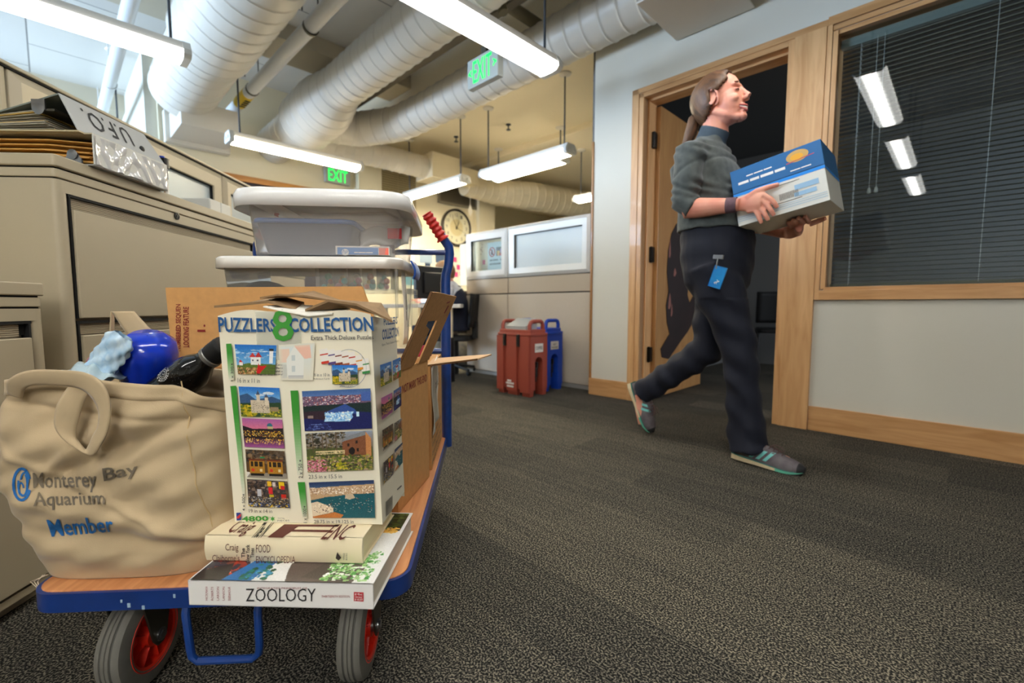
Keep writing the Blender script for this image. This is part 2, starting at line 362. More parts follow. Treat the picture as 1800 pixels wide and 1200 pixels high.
# open door leaf hinged at the left jamb, swung into the dark office
HX, HY = -1.672, WT + .155
leaf_w = .88; la = R(90.3)
g = G(); g.box(0, leaf_w, -.022, .022, .012, 2.18)
leaf = g.make('door_leaf', wood('door_maple', (186, 140, 86), (168, 120, 70), (5, 5, 1)), door1, loc=(HX, HY, 0), rotz=la, smooth=0, bevel=.002)
for z in (1.93, 1.1, .35):
    g = G(); g.box(-.03, .004, -.062, -.018, z - .055, z + .055); g.cyl((-.01, -.052, z - .06), (-.01, -.052, z + .06), .009, 12)
    g.make('hinge', mat('dark_bronze', (26, 24, 22), .4, .7), door1, loc=(HX, HY - .0, 0), rotz=R(8))
# interior window frame, glass and sill
g = G()
g.box(-.604, -.578, TF, WT + .01, .752, 2.236); g.box(-.575, -.552, TF + .004, WB, .812, 2.20); g.box(-.578, 2.34, TF - .004, WT + .01, .752, .806, 1); g.box(-.56, 2.3, TF + .004, WB, .80, .824, 1)
g.box(-.60, 2.36, TF, WT + .01, 2.236, 2.282, 1); g.box(-.578, 2.34, TF + .006, WT + .01, 2.206, 2.232, 1); g.box(-.56, 2.3, TF + .012, WB, 2.18, 2.203, 1)
win = struct(wobj(g, 'window_1', [M['maple'], M['mapleh']], smooth=0, bevel=.0015))
gl = bpy.data.materials.new('window_glass'); gl.use_nodes = True; N = gl.node_tree.nodes; K = gl.node_tree.links
t_ = N.new('ShaderNodeBsdfTransparent'); t_.inputs[0].default_value = (.8, .84, .84, 1); gg = N.new('ShaderNodeBsdfGlossy'); gg.inputs['Roughness'].default_value = .0
fz = N.new('ShaderNodeFresnel'); fz.inputs['IOR'].default_value = 1.52; ms = N.new('ShaderNodeMixShader'); K.new(fz.outputs[0], ms.inputs[0]); K.new(t_.outputs[0], ms.inputs[1]); K.new(gg.outputs[0], ms.inputs[2]); K.new(ms.outputs[0], N['Material Output'].inputs[0])
g = G(); g.box(-.555, 2.3, WT + .03, WT + .036, .82, 2.19); g.make('glass', gl, win, smooth=0)
# second window: wood head and dark glass on the back wall
g = G(); g.box(-5.99, -5.94, 1.2, 2.95, 2.14, 2.205); g.box(-5.99, -5.94, 1.2, 1.27, .9, 2.14); g.box(-5.99, -5.94, 2.88, 2.95, .9, 2.14); g.box(-5.99, -5.93, 1.2, 2.95, .84, .9)
w2 = struct(wobj(g, 'window_2', wood('honey_wood', (196, 136, 60), (168, 108, 44), (9, 1, 9)), smooth=0))
g = G(); g.box(-5.985, -5.975, 1.27, 2.88, .9, 2.14); g.make('glass', mat('dark_glass', (52, 48, 58), .15), w2, smooth=0)

# ---------------------------------------------------------------- blinds behind the interior window
bl = thing('window_blind', 'white mini blind with open slats hanging behind the wood framed window', 'blind', WF(-.55, WT + .075, .825), ROTW)
g = G(); g.box(0, 2.8, -.015, .02, 1.30, 1.345); g.make('headrail', mat('headrail_paint', (168, 178, 172), .4), bl, bevel=.002)
g = G()
for i in range(54):
    z = .03 + i * .0236
    a = R(-3); w = .0125; g.add([(0.01, -w * math.cos(a), z - w * math.sin(a)), (2.79, -w * math.cos(a), z - w * math.sin(a)), (2.79, 0, z + .0016), (0.01, 0, z + .0016), (0.01, w * math.cos(a), z + w * math.sin(a)), (2.79, w * math.cos(a), z + w * math.sin(a))], [(0, 1, 2, 3), (3, 2, 5, 4)])
g.make('slat', M['slat'], bl, smooth=60, solid=.0004)
g = G(); g.box(0.005, 2.795, -.012, .012, .004, .018); g.make('bottom_rail', M['slat'], bl)
for x in (.09, .60, 1.25, 1.9):
    g = G()
    for y in (-.0135, .0135): g.cyl((x, y, .01), (x, y, 1.31), .0011, 5)
    g.make('cord', M['white'], bl)
for x, z0 in ((.16, .53), (.19, .53)):
    g = G(); g.cyl((x, -.02, z0), (x, -.02, 1.31), .0012, 5); g.lathe([(.001, 0), (.007, -.008), (.009, -.03), (.005, -.034)], 10, (x, -.02, z0)); g.make('pull_cord', M['white'], bl)

# fill lamp added to lift the unlit office, out of view at its right-hand end
area('office_fill_light', WF(S1 - .15, 4.9, 1.6), (R(90), 0, ROTW + R(90)), 1.6, 1.3, 45, (.8, .88, 1))
g = G(); X0 = S1 - .145
g.box(X0 - .03, X0 + .05, 4.04, 4.10, .90, 2.30); g.box(X0 - .03, X0 + .05, 5.70, 5.76, .90, 2.30); g.box(X0 - .03, X0 + .05, 4.04, 5.76, .88, .95); g.box(X0 - .03, X0 + .05, 4.04, 5.76, 2.25, 2.31); g.box(X0 - .02, X0 + .02, 4.88, 4.92, .95, 2.25)
struct(wobj(g, 'fill_light_frame', M['maple'], smooth=0))  # frame built around the added lamp; the wall behind has no opening
# ================================================================== ON THE CEILING
def lens(name, col, s):      # the two tubes glow brightest through the ribbed lens, the sides less
    m = emis(name, col, s); N = m.node_tree.nodes; K = m.node_tree.links; tc = N.new('ShaderNodeTexCoord'); sp = N.new('ShaderNodeSeparateXYZ'); K.new(tc.outputs['Object'], sp.inputs[0])
    ab = N.new('ShaderNodeMath'); ab.operation = 'ABSOLUTE'; K.new(sp.outputs['Y'], ab.inputs[0])
    mr = N.new('ShaderNodeMapRange'); mr.interpolation_type = 'SMOOTHSTEP'; mr.inputs['From Min'].default_value = .012; mr.inputs['From Max'].default_value = .055; mr.inputs['To Min'].default_value = s * 1.9; mr.inputs['To Max'].default_value = s * .28
    K.new(ab.outputs[0], mr.inputs['Value']); K.new(mr.outputs[0], N['Principled BSDF'].inputs['Emission Strength']); return m
difm = lens('lit_diffuser', LENS_COL, TUBE_W); difw = lens('lit_diffuser_warm', FAR_COL, TUBE_W * 3.2); difb = lens('lit_diffuser_bright', LENS_COL, TUBE_W * 4.2)
def make_light(zb, zc, label, group, rods=(-.56, .56), dm=None):
    t = thing('fluorescent_light', label, 'ceiling light', (0, 0, 0), 0, group)
    L = .635
    g = G(); g.prism([(-.075, .045), (.075, .045), (.062, .095), (-.062, .095)], 'x', -L, L)
    g.add([(-L, -.075, .046), (L, -.075, .046), (L, -.09, .03), (-L, -.09, .03)], [(0, 1, 2, 3)]); g.add([(-L, .075, .046), (L, .075, .046), (L, .09, .03), (-L, .09, .03)], [(0, 1, 2, 3)])
    g.make('housing', M['housing'], t, smooth=0)
    pr = [(-.083, .045), (-.083, .022), (-.066, .006), (-.03, 0), (.03, 0), (.066, .006), (.083, .022), (.083, .045)]
    g = G(); g.prism(pr, 'x', -L + .03, L - .03); g.make('diffuser', dm or difm, t, smooth=50)
    for s in (-1, 1):
        g = G(); g.prism([(-.088, .05), (-.088, .02), (-.068, .0), (.068, .0), (.088, .02), (.088, .05), (.06, .1), (-.06, .1)], 'x', s * (L - .03), s * (L + .012))
        g.box(s * (L + .012), s * (L + .02), -.05, -.02, .03, .06); g.box(s * (L + .012), s * (L + .02), .02, .05, .03, .06)
        g.make('end_cap', M['endcap'], t, smooth=0, bevel=.004)
    for s in rods:
        g = G(); g.cyl((s, 0, .095), (s, 0, zc - zb), .008, 8); g.make('hanging_rod', M['rod'], t)
        g = G(); g.lathe([(.02, -.03), (.06, -.012), (.065, 0)], 20, (s, 0, zc - zb)); g.make('canopy', M['duct'], t)
    return t
LG = [  # s, t, direction, z, ceiling, label
    (-1.97, 1.725, 'B', 2.2, 3.3, 'long lit fluorescent fixture at top centre, nearest the camera in front of the exit sign'),
    (-3.47, .045, 'B', 2.2, 3.3, 'lit fluorescent fixture at the upper left above the binders'),
    (-4.84, 1.87, 'B', 2.2, 3.3, 'lit fluorescent fixture hanging above the stacked plastic bins, by the back exit sign'),
    (-3.47, 3.70, 'A', 2.21, 3.0, 'lit fluorescent fixture hanging left of the white wall corner, below the cream ceiling'),
    (-5.0, 3.62, 'A', 2.2, 3.0, 'lit fluorescent fixture slanting just above the wall clock'),
    (-4.24, 4.6, 'A', 2.49, 2.93, 'lit fluorescent fixture half hidden behind another by the white wall corner'),
    (-3.42, 5.45, 'A', 2.2, 2.93, 'small distant lit fixture cut off by the white wall corner'),
    (-6.28, .045, 'B', 2.2, 3.3, 'fluorescent fixture of which only a rod shows above the left partition'),
    (-.52, 1.735, 'B', 2.24, 3.3, 'fluorescent fixture mirrored highest in the office window'),
    (-.52, .045, 'B', 2.24, 3.3, 'fluorescent fixture mirrored lower in the office window, second in its row'),
    (-.52, -1.65, 'B', 2.24, 3.3, 'fluorescent fixture mirrored lowest in the office window, third in its row'),
    (.95, -1.65, 'B', 2.24, 3.3, 'fluorescent fixture overhead behind the photographer, nearer the file cabinets'),
    (2.4, -1.65, 'B', 2.24, 3.3, 'fluorescent fixture farthest behind the photographer, second beyond the cabinets')]
RODS = {0: (-.11, .57), 2: (-.54,), 8: (-.11, .55)}
for i, (s, t, d, z, zc, lab) in enumerate(LG):
    o = make_light(z, zc, lab, 'fluorescent ceiling fixtures', RODS.get(i, (-.56, .56)), difw if i in (2, 3, 4, 5, 6) else difb if i > 10 else difm); o.location = WF(s, t, z); o.rotation_euler.z = ROTW + (R(90) if d == 'B' else 0)

def duct(name, label, pts, rad, seam=.16, mt=None, seg=28, parent=None):
    """a round duct along a path with raised seams; pts in the room frame"""
    P = [Vector(p) for p in pts]; Q = []; RR = []
    for i in range(len(P) - 1):
        n = max(2, int((P[i + 1] - P[i]).length / .011))
        for k in range(n + (i == len(P) - 2)): Q.append(P[i].lerp(P[i + 1], k / n)); RR.append(rad[i] + (rad[i + 1] - rad[i]) * k / n)
    for _ in range(18): Q = [Q[0]] + [(Q[i - 1] + Q[i] * 2 + Q[i + 1]) / 4 for i in range(1, len(Q) - 1)] + [Q[-1]]
    d = 0; last = 0; rs = []
    for i in range(len(Q)):
        if i: d += (Q[i] - Q[i - 1]).length
        r = RR[i]
        if d - last > seam: r += .006; last = d
        rs.append(r)
    g = G(); g.tube([WF(*q) for q in Q], rs, seg)
    return g.make(name, mt or M['duct'], parent, smooth=50)
a = thing('air_duct', 'widest white round duct at the upper left with spiral seams and a closed end', 'air duct', WF(-3.5, 1.03, 2.85), 0)
def reparent(o, t):   # path vertices are in world space; move them into the thing's frame
    o.data.transform(inv(t)); o.parent = t; return o
reparent(duct('duct_tube', '', [(-5.5, 1.03, 2.8), (-4.4, 1.03, 2.83), (-4.36, 1.03, 2.83), (1.5, 1.03, 2.9)], [.27, .27, .295, .295]), a)
g = G(); g.box(-.30, .30, -.25, .25, -.12, .12); g.box(-.34, -.24, -.29, .29, -.16, .16); g.xf(Matrix.Translation(WF(-5.62, 1.22, 2.55)) @ Matrix.Rotation(ROTW, 4, 'Z')); reparent(g.make('grille_box', M['duct'], smooth=0, bevel=.006), a)
b_ = thing('air_duct', 'white duct with a fat elbow, second from the left, running up to the near fixture', 'air duct', WF(-4.9, 2.1, 2.75), 0)
reparent(duct('duct_tube', '', [(-5.99, 2.0, 2.62), (-5.35, 2.05, 2.68), (-5.2, 2.08, 2.7), (-4.75, 2.1, 2.76), (-4.35, 2.08, 2.8), (1.5, 2.02, 2.86)], [.2, .21, .285, .285, .195, .195], .13), b_)
c_ = thing('air_duct', 'curved white duct sweeping from the fat elbow to the upper edge of the white wall', 'air duct', WF(-3, 2.88, 2.75), 0)
reparent(duct('duct_tube', '', [(-5.0, 2.2, 2.68), (-4.9, 2.55, 2.68), (-4.5, 2.80, 2.7), (-4.0, 2.86, 2.73), (-3.4, 2.88, 2.75), (1.5, 2.88, 2.78)], [.19, .18, .175, .175, .175, .175], .14), c_)
g = G(); g.box(-1.44, -1.0, 2.56, 3.05, 2.51, 2.76); g.box(-1.47, -.98, 2.54, 3.07, 2.498, 2.509); g.xf(Matrix.Rotation(ROTW, 4, 'Z')); reparent(g.make('diffuser_box', M['duct'], smooth=0, bevel=.004), c_)
d_ = thing('air_duct', 'slim cream duct running right from behind the fat elbow above the back exit sign', 'air duct', WF(-5.5, 3, 2.6), 0)
reparent(duct('duct_tube', '', [(-5.5, 2.0, 2.66), (-5.5, 3.85, 2.66)], [.15, .15], .12), d_)
g = G(); g.box(-5.7, -5.3, 3.82, 4.3, 2.5, 2.84); g.box(-5.6, -5.4, 4.3, 4.75, 2.56, 2.78); g.xf(Matrix.Rotation(ROTW, 4, 'Z')); reparent(g.make('plenum_box', M['ceilw'], smooth=0, bevel=.004), d_)
e_ = thing('air_duct', 'distant cream duct passing above the frosted partition by the wall corner', 'air duct', WF(-5.5, 6, 2.6), 0)
reparent(duct('duct_tube', '', [(-5.68, 4.7, 2.62), (-5.62, 5.3, 2.60), (-5.4, 6.0, 2.60), (-5.0, 7.8, 2.60)], [.17, .2, .24, .24], .14, M['ceilw']), e_)
g = G(); g.tube([WF(-5.95, 1.5, 2.8), WF(1.5, 1.5, 2.84)], .055, 16)
p = thing('ceiling_pipe', 'straight white pipe with a yellow marker between the two left ducts', 'pipe', WF(-4, 1.5, 2.8), 0); reparent(g.make('pipe', mat('pipe_white', (214, 216, 218), .35)), p)
g = G(); g.tube([WF(-5.42, 1.5, 2.802), WF(-5.12, 1.5, 2.805)], .058, 20); lb = reparent(g.make('marker_band', M['yellow']), p)
g = G()
for k in range(4):
    x = -5.36 + k * .055; g.box(x, x + .03, 1.5 - .02, 1.5 + .03, 2.743, 2.746)
g.xf(Matrix.Rotation(ROTW, 4, 'Z')); reparent(g.make('marker_print', M['ink'], smooth=0), p)
for s in (-5.0, -3.6, -2.2):
    g = G(); g.tube([WF(s, 1.44, 2.9), WF(s, 1.44, 3.29)], .006, 6); g.tube([WF(s, 1.56, 2.9), WF(s, 1.56, 3.29)], .006, 6); g.tube([WF(s - .01, 1.5, 2.803), WF(s + .01, 1.5, 2.803)], .06, 16)
    reparent(g.make('pipe_hanger', M['zinc']), p)
g = G(); g.tube([WF(-9.5, .56, 2.9), WF(-.5, .52, 2.9)], .05, 16)
for s in (-7.4, -6.1, -4.8, -3.5): g.tube([WF(s - .012, .55, 2.9), WF(s + .012, .55, 2.9)], .056, 16); g.tube([WF(s, .55, 2.95), WF(s, .55, 3.29)], .005, 6)
tag(g.make('ceiling_pipe', mat('pipe_pale', (206, 208, 208), .4)), 'pale pipe at the far upper left running over the daylit ceiling', 'pipe')
g = G(); g.box(-4.95, -1.2, 2.46, 2.53, 2.9, 2.99); tag(wobj(g, 'steel_channel', mat('channel_paint', (112, 104, 88), .6), smooth=0), 'dark square steel channel right of the fat duct elbow', 'channel')
g = G(); g.tube([WF(-2.53, 1.5, 2.95), WF(-2.53, 2.98, 2.95)], .045, 14)
for t in (2.28, 2.45): g.tube([WF(-2.53, t - .04, 2.95), WF(-2.53, t + .04, 2.95)], .062, 14)
g.tube([WF(-2.53, 2.45, 2.95), WF(-2.5, 2.45, 2.85)], .035, 12)
tag(g.make('sprinkler_pipe', mat('pipe_olive', (120, 112, 88), .55)), 'olive pipe with couplings just above the nearest fixture', 'pipe')
for s, t, lab in ((-4.2, 4.2, 'small dark sprinkler head on the cream ceiling nearer the white wall'), (-5.0, 4.0, 'small dark sprinkler head on the cream ceiling nearer the clock')):
    g = G(); g.lathe([(.03, 0), (.032, -.01), (.008, -.02), (.008, -.06), (.03, -.065), (.028, -.07)], 12, WF(s, t, 3.0)); tag(g.make('fire_sprinkler', M['rod']), lab, 'sprinkler')

# exit signs: white housing, green glowing letters
grn = emis('exit_green', (.0, .85, .08), .95, (.0, .35, .03, 1))
def exit_sign(loc, rotz, label, arrows, w=.31, h=.19):
    t = thing('exit_sign', label, 'exit sign', loc, rotz, 'exit signs')
    g = G(); g.box(0, w, 0, .05, 0, h); g.make('housing', mat('sign_housing', (176, 180, 174), .4), t, bevel=.006)
    g = G(); g.box(w * .42, w * .58, .012, .038, h, h + .05); g.make('mount', M['zinc'], t)
    g = G(); x0, x1 = (.2 * w, .8 * w) if arrows else (.12 * w, .88 * w)
    lettering(g, 'EXIT', [(x0, -.0015, h * .12), (x1, -.0015, h * .12), (x1, -.0015, h * .88), (x0, -.0015, h * .88)], bold=.004)
    if arrows:
        for a, b in ((.15, .05), (.85, .95)):
            for z in (1, -1):
                g.add([(a * w, -.0015, h * (.5 + z * .14)), (b * w, -.0015, h * .5), (b * w, -.0015, h * (.5 - z * .06)), (a * w, -.0015, h * (.5 + z * .06))], [(0, 1, 2, 3)])
    g.make('green_letters', grn, t, smooth=0, fixn=False)
    return t
exit_sign(WF(-2.545, 2.14, 2.22), ROTW, 'lit green exit sign with arrows hanging beside the nearest fixture', True)
exit_sign(WF(-5.94, 2.60, 2.32), ROTW + R(90), 'small green exit sign on the back wall above the plastic bins', False, .34, .2)
g = G(); g.cyl(WF(-2.39, 2.165, 2.45), WF(-2.39, 2.165, 3.3), .009, 8); tag(g.make('sign_stem', M['rod']), 'grey stem from which the nearer exit sign hangs', 'stem')
# ================================================================== PARTITIONS
def partition(label, loc, rotz, segs, H, fcol, panel, band, glass_kinds, zs, thick=.06, group=None):
    """segs: seam positions along x; face at y = 0 looking to -y, zs = pane bottom rail, band bottom"""
    t = thing('office_partition', label, 'partition', loc, rotz, group); zb, zm = zs
    for k in range(len(segs) - 1):
        x0, x1 = segs[k] + .004, segs[k + 1] - .004; fw = .085
        g = G()        # frame of the glazed top, bevelled profile
        o = [(x0, zb), (x1, zb), (x1, H), (x0, H)]; mid = [(x0 + .03, zb + .03), (x1 - .03, zb + .03), (x1 - .03, H - .03), (x0 + .03, H - .03)]; i = [(x0 + fw, zb + fw), (x1 - fw, zb + fw), (x1 - fw, H - fw), (x0 + fw, H - fw)]
        rs = [[(a, thick, b) for a, b in o], [(a, .0, b) for a, b in o], [(a, -.014, b) for a, b in mid], [(a, -.004, b) for a, b in i], [(a, thick, b) for a, b in i]]
        g.rings(rs, cap=False); g.make('frame', fcol, t, smooth=30, bevel=.003)
        g = G(); g.box(x0 + fw, x1 - fw, .022, .028, zb + fw, H - fw); g.make('pane', M['glassfro'] if glass_kinds[k] == 'f' else gl2, t, smooth=0)
        g = G(); q = fw - .006
        g.box(x0 + q, x0 + fw + .002, .004, .02, zb + q, H - q); g.box(x1 - fw - .002, x1 - q, .004, .02, zb + q, H - q); g.box(x0 + q, x1 - q, .004, .02, H - fw - .003, H - q); g.make('gasket', M['gap'], t, smooth=0)
        g = G(); g.box(x0, x1, .004, thick - .004, zm + .004, zb - .006); g.make('upper_panel', band, t, smooth=0, bevel=.004)
        g = G(); g.box(x0, x1, .002, thick - .002, .035, zm - .006); g.make('lower_panel', panel, t, smooth=0, bevel=.004)
    g = G(); g.box(segs[0], segs[-1], .012, thick - .012, .02, H - .1); g.make('core', M['gap'], t, smooth=0)
    g = G(); g.box(segs[0], segs[-1], -.004, thick + .004, .0, .03); g.make('base_rail', mat('rail_alu', (190, 190, 186), .4, .6), t, smooth=0)
    return t
def cut_core(t, segs, zb, H, thick):   # the core must stay below the glazing
    for c in t.children:
        if c.name.startswith('core'):
            for v in c.data.vertices: v.co.z = min(v.co.z, zb)
gl2 = thin_clear('partition_glass', (220, 226, 222), .1, .05)
pr_ = partition('grey partition with two glazed tops standing behind the drink dispensers', WF(-3.865, 3.21), ROTW, [0, .645, 1.628], 1.487, M['frame'], M['fabric'], M['fabricb'], 'cf', (1.0, .84)); cut_core(pr_, None, 1.0, 1.487, .06)
pl_ = partition('beige partition with frosted glass top behind the putty file cabinets', CF(-1.54, .415), ROTC + R(90), [0, 1.22, 2.44, 3.66], 1.487, M['frameb'], M['fabric'], M['fabricb'], 'fff', (.95, .7)); cut_core(pl_, None, .95, 1.487, .06)
g = G(); g.box(0, 3.66, -.006, .066, 1.487, 1.493); g.make('top_seam', M['gap'], pl_, smooth=0); g = G(); g.box(0, 3.66, -.012, .07, 1.493, 1.505); g.make('top_cap', M['frameb'], pl_, smooth=0, bevel=.003)
# notices behind the clear pane
nt_ = thing('notice_board', 'cream notice board behind the small clear partition pane', 'notice board', WF(-3.8, 3.36, 0), ROTW)
g = G(); g.box(-.35, .72, .0, .02, .95, 1.42); g.make('board', mat('board_cream', (226, 214, 182), .8), nt_, smooth=0)
g = G(); g.box(.02, .14, -.012, -.01, 1.05, 1.4); g.make('paper_sheet', mat('sheet_cream', (226, 214, 190), .7), nt_, smooth=0)
g = G()
for x, z, r in ((.03, 1.33, .008), (.05, 1.35, .006), (.045, 1.31, .007), (.055, 1.38, .006), (.03, 1.28, .006)): g.lathe([(r, 0), (r, .001)], 10, (x, -.013, z), (0, -1, 0))
g.make('pin', mat('pin_brown', (120, 60, 44), .5), nt_)
for x, z, c in ((.075, 1.19, (206, 70, 120)), (.08, 1.09, (190, 214, 186)), (.03, 1.08, (238, 214, 120))):
    g = G(); g.box(x - .022, x + .022, -.0145, -.013, z - .025, z + .025); g.make('sticky_note', mat('note', c, .7), nt_, smooth=0)
sg = thing('paper_sign', 'pale blue paper sign with a red no symbol behind the clear pane', 'sign', WF(-3.61, 3.30, 1.08), ROTW)
g = G(); g.box(0, .30, 0, .001, 0, .30); g.make('sheet', mat('sign_paper', (206, 222, 228), .6), sg, smooth=0)
g = G(); g.lathe([(.040, 0), (.040, .0006)], 24, (.07, -.001, .20), (0, -1, 0)); g.make('symbol_ground', mat('symbol_white', (226, 226, 232), .6), sg)
g = G(); g.tube([(.07 + .04 * math.cos(a * math.pi / 12), -.003, .20 + .046 * math.sin(a * math.pi / 12)) for a in range(24)], .005, 6, loop=True); g.tube([(.045, -.003, .235), (.095, -.003, .165)], .0035, 6); g.make('no_symbol', mat('symbol_red', (196, 50, 54), .6), sg)
g = G(); g.ell((.068, -.003, .215), (.012, .002, .012), 10); g.box(.055, .08, -.004, -.002, .17, .205); g.make('symbol_figure', mat('symbol_dark', (60, 66, 84), .6), sg)
im = rng.uniform(20, 120, (12, 12, 3)); im[5:, 2:6] = (226, 170, 70); im[3:8, 7:10] = (190, 160, 210); im[9:, 5:9] = (190, 50, 40)
picture('printed_photo', im, [(.13, -.002, .155), (.24, -.002, .155), (.24, -.002, .245), (.13, -.002, .245)], sg, M['print'])
g = G(); streaks(g, [(.03, -.002, .105), (.16, -.002, .105), (.16, -.002, .128), (.03, -.002, .128)], 2); streaks(g, [(.19, -.002, .105), (.25, -.002, .105), (.25, -.002, .128), (.19, -.002, .128)], 1); streaks(g, [(.03, -.002, .065), (.20, -.002, .065), (.20, -.002, .088), (.03, -.002, .088)], 3); g.make('lettering', mat('pencil', (110, 122, 128), .7), sg, smooth=0, fixn=False)

# ================================================================== FILE CABINETS (frame: front face x = 0 looking +x, y runs away from the camera)
def cabinet(label, n, c, W_, D_, H, drawers, toe=.035):
    t = thing('file_cabinet', label, 'file cabinet', CF(n, c), ROTC, 'putty coloured lateral file cabinets')
    fr = .038
    g = G(); zt = H - .062
    g.rbox(-D_, 0, 0, fr, toe, zt, .016); g.rbox(-D_, 0, W_ - fr, W_, toe, zt, .016); g.box(-D_, -.02, fr * .5, W_ - fr * .5, toe, zt - .0)
    g.box(-.03, 0, fr * .6, W_ - fr * .6, drawers[0][1], zt); g.box(-.03, 0, fr * .6, W_ - fr * .6, toe, drawers[-1][0] - .008)
    g.make('body', M['putty'], t, smooth=40)
    g = G(); g.box(-D_ + .01, -.035, .01, W_ - .01, 0, toe); g.make('plinth', M['putty2'], t, smooth=0)
    g = G(); g.rbox(-D_, .004, -.004, W_ + .004, H - .031, H, .012); g.make('top', M['putty'], t, smooth=40, bevel=.003)
    g = G(); g.rbox(-D_ + .004, -.001, .001, W_ - .001, H - .058, H - .035, .012); g.make('top_rail', M['putty'], t, smooth=40, bevel=.002)
    g = G(); g.box(-D_ + .01, -.008, .006, W_ - .006, H - .063, H - .03); g.make('top_groove', M['gap'], t, smooth=0)
    for z0, z1 in drawers:
        d = G(); sh = .034    # recessed pull with ribs, then the face
        d.box(-.004, .006, fr + .004, W_ - fr - .004, z0, z1 - sh - .006)
        dr = d.make('drawer', M['putty'], t, smooth=0, bevel=.0025)
        q = G(); q.box(-.018, -.010, fr + .006, W_ - fr - .02, z1 - sh - .006, z1 - .006)
        for k in range(6): q.cyl((-.010, fr + .006, z1 - sh - .001 + k * .0048), (-.010, W_ - fr - .02, z1 - sh - .001 + k * .0048), .0024, 6)
        q.make('pull_ribs', M['putty2'], dr, smooth=50)
        q = G(); q.box(-.0195, -.001, fr - .004, W_ - fr + .004, z1 - .007, z1 - .0); q.box(-.0195, -.012, W_ - fr - .02, W_ - fr + .004, z1 - sh, z1); q.box(-.0195, -.001, fr - .002, fr + .003, z0, z1); q.box(-.0195, -.001, W_ - fr - .003, W_ - fr + .002, z0, z1); q.make('shadow_gap', M['gap'], dr, smooth=0)
    return t
big = cabinet('tall putty file cabinet with a round lock and ribbed pulls, binders on its top', -1.116, 1.292, 1.067, .46, 1.115, [(.685, 1.02), (.345, .677), (.06, .337)])
g = G(); g.lathe([(.013, -.002), (.013, .004), (.009, .005), (.009, .003), (.004, .003), (.004, .0055), (.001, .0055)], 20, (.0, .47, 1.045), (1, 0, 0)); g.make('lock', M['black'], big, smooth=30)
small = cabinet('lower putty file cabinet at the left edge of the picture', -1.086, .27, .93, .46, .775, [(.365, .684), (.06, .357)])
# things on the tall cabinet
xb = lambda x: x + 1.116; yb = lambda y: y - 1.292
def binder_parts(name, label, mt, z, h, x0, y0, ln, w, lean=0):
    t = thing(name, label, 'binder', CF(x0, y0, z), ROTC, 'ring binders on the tall cabinet'); return t
# lower binder: spine to the aisle
b1 = thing('ring_binder', 'lower white binder with a glossy clear spine pocket, stuffed with manila folders', 'binder', CF(-1.094, 1.392, 1.115), ROTC + R(-1.2), 'ring binders on the tall cabinet')
g = G(); g.box(-.004, 0, 0, .292, .002, .088); g.make('spine', mat('binder_white', (206, 206, 200), .45), b1, smooth=0, bevel=.001)
g = G(); g.box(-.45, -.002, 0, .292, 0, .0035); g.make('cover', mat('binder_grey', (150, 150, 146), .45), b1, smooth=0); g = G(); g.box(-.45, -.002, 0, .292, .0855, .089); g.make('cover', mat('binder_buff', (186, 176, 150), .5), b1, smooth=0)
def wav(u, v):
    return (.0015 + .0035 * math.sin(v * 9 + 5 * math.sin(u * 9)) * math.sin(u * 3.1) ** .5 + .002 * math.sin(u * 47 + 3 * v), .004 + u * .284, .005 + v * .078)
g = G(); g.grid(wav, 70, 16); g.make('spine_pocket', mat('clear_vinyl', (214, 214, 212), .08, coat=1, spec=.8), b1, smooth=80)
gm = [G() for _ in range(3)]
for k in range(17):
    z = .006 + k * .0044; y0 = .012 + .012 * math.sin(k * 2.1); rr = gm[k % 3]; x1 = -.03 - .012 * math.sin(k * 1.7)
    rr.add([(-.45, y0, z), (x1 - .1, y0 + .002, z + .001), (x1, y0 + .03, z + .0005), (x1, .28, z), (-.45, .28, z), (-.45, y0, z + .0022), (x1 - .1, y0 + .002, z + .0035), (x1, y0 + .03, z + .003), (x1, .28, z + .0022), (-.45, .28, z + .0022)], [(0, 4, 3, 2, 1), (5, 6, 7, 8, 9), (0, 1, 6, 5), (1, 2, 7, 6), (2, 3, 8, 7), (3, 4, 9, 8), (4, 0, 5, 9)])
for q, c in zip(gm, ((206, 150, 62), (178, 124, 48), (214, 166, 86))): q.make('folder_stack', mat('manila', c, .7), b1, smooth=0)
g = G(); g.lathe([(.012, 0), (.014, .004), (.004, .006)], 16, (-.055, -.003, .028), (0, -1, 0)); g.box(-.078, -.032, -.005, 0, .004, .016); g.add([(-.078, -.004, .016), (-.032, -.004, .016), (-.047, -.004, .04), (-.062, -.004, .04)], [(0, 1, 2, 3)]); g.make('ring_clip', M['steel'], b1, smooth=40)
b2 = thing('ring_binder', 'upper white binder tilted open, hand lettered upside down on its spine', 'binder', CF(-1.118, 1.375, 1.205), ROTC + R(-2.0), 'ring binders on the tall cabinet')
wbind = mat('binder_pale', (176, 178, 176), .45)
g = G(); g.hexa([(0, 0, 0), (.0, .335, 0), (-.004, .335, 0), (-.004, 0, 0), (-.045, 0, .098), (-.045, .30, .098), (-.049, .30, .098), (-.049, 0, .098)]); g.make('spine', wbind, b2, smooth=0, bevel=.001)
g = G(); g.hexa([(-.047, 0, .094), (-.047, .30, .094), (-.45, .30, -.028), (-.45, 0, -.028), (-.047, 0, .098), (-.047, .30, .098), (-.45, .30, -.024), (-.45, 0, -.024)]); g.make('cover', mat('binder_shade', (120, 128, 120), .5), b2, smooth=0)
g = G(); g.box(-.42, -.0, .0, .30, -.004, .0); g.make('cover', mat('binder_buff2', (190, 176, 140), .5), b2, smooth=0)
def sp(a, b): return (.0012 - .045 * b, .03 + a * .2, .098 * b + .0006)
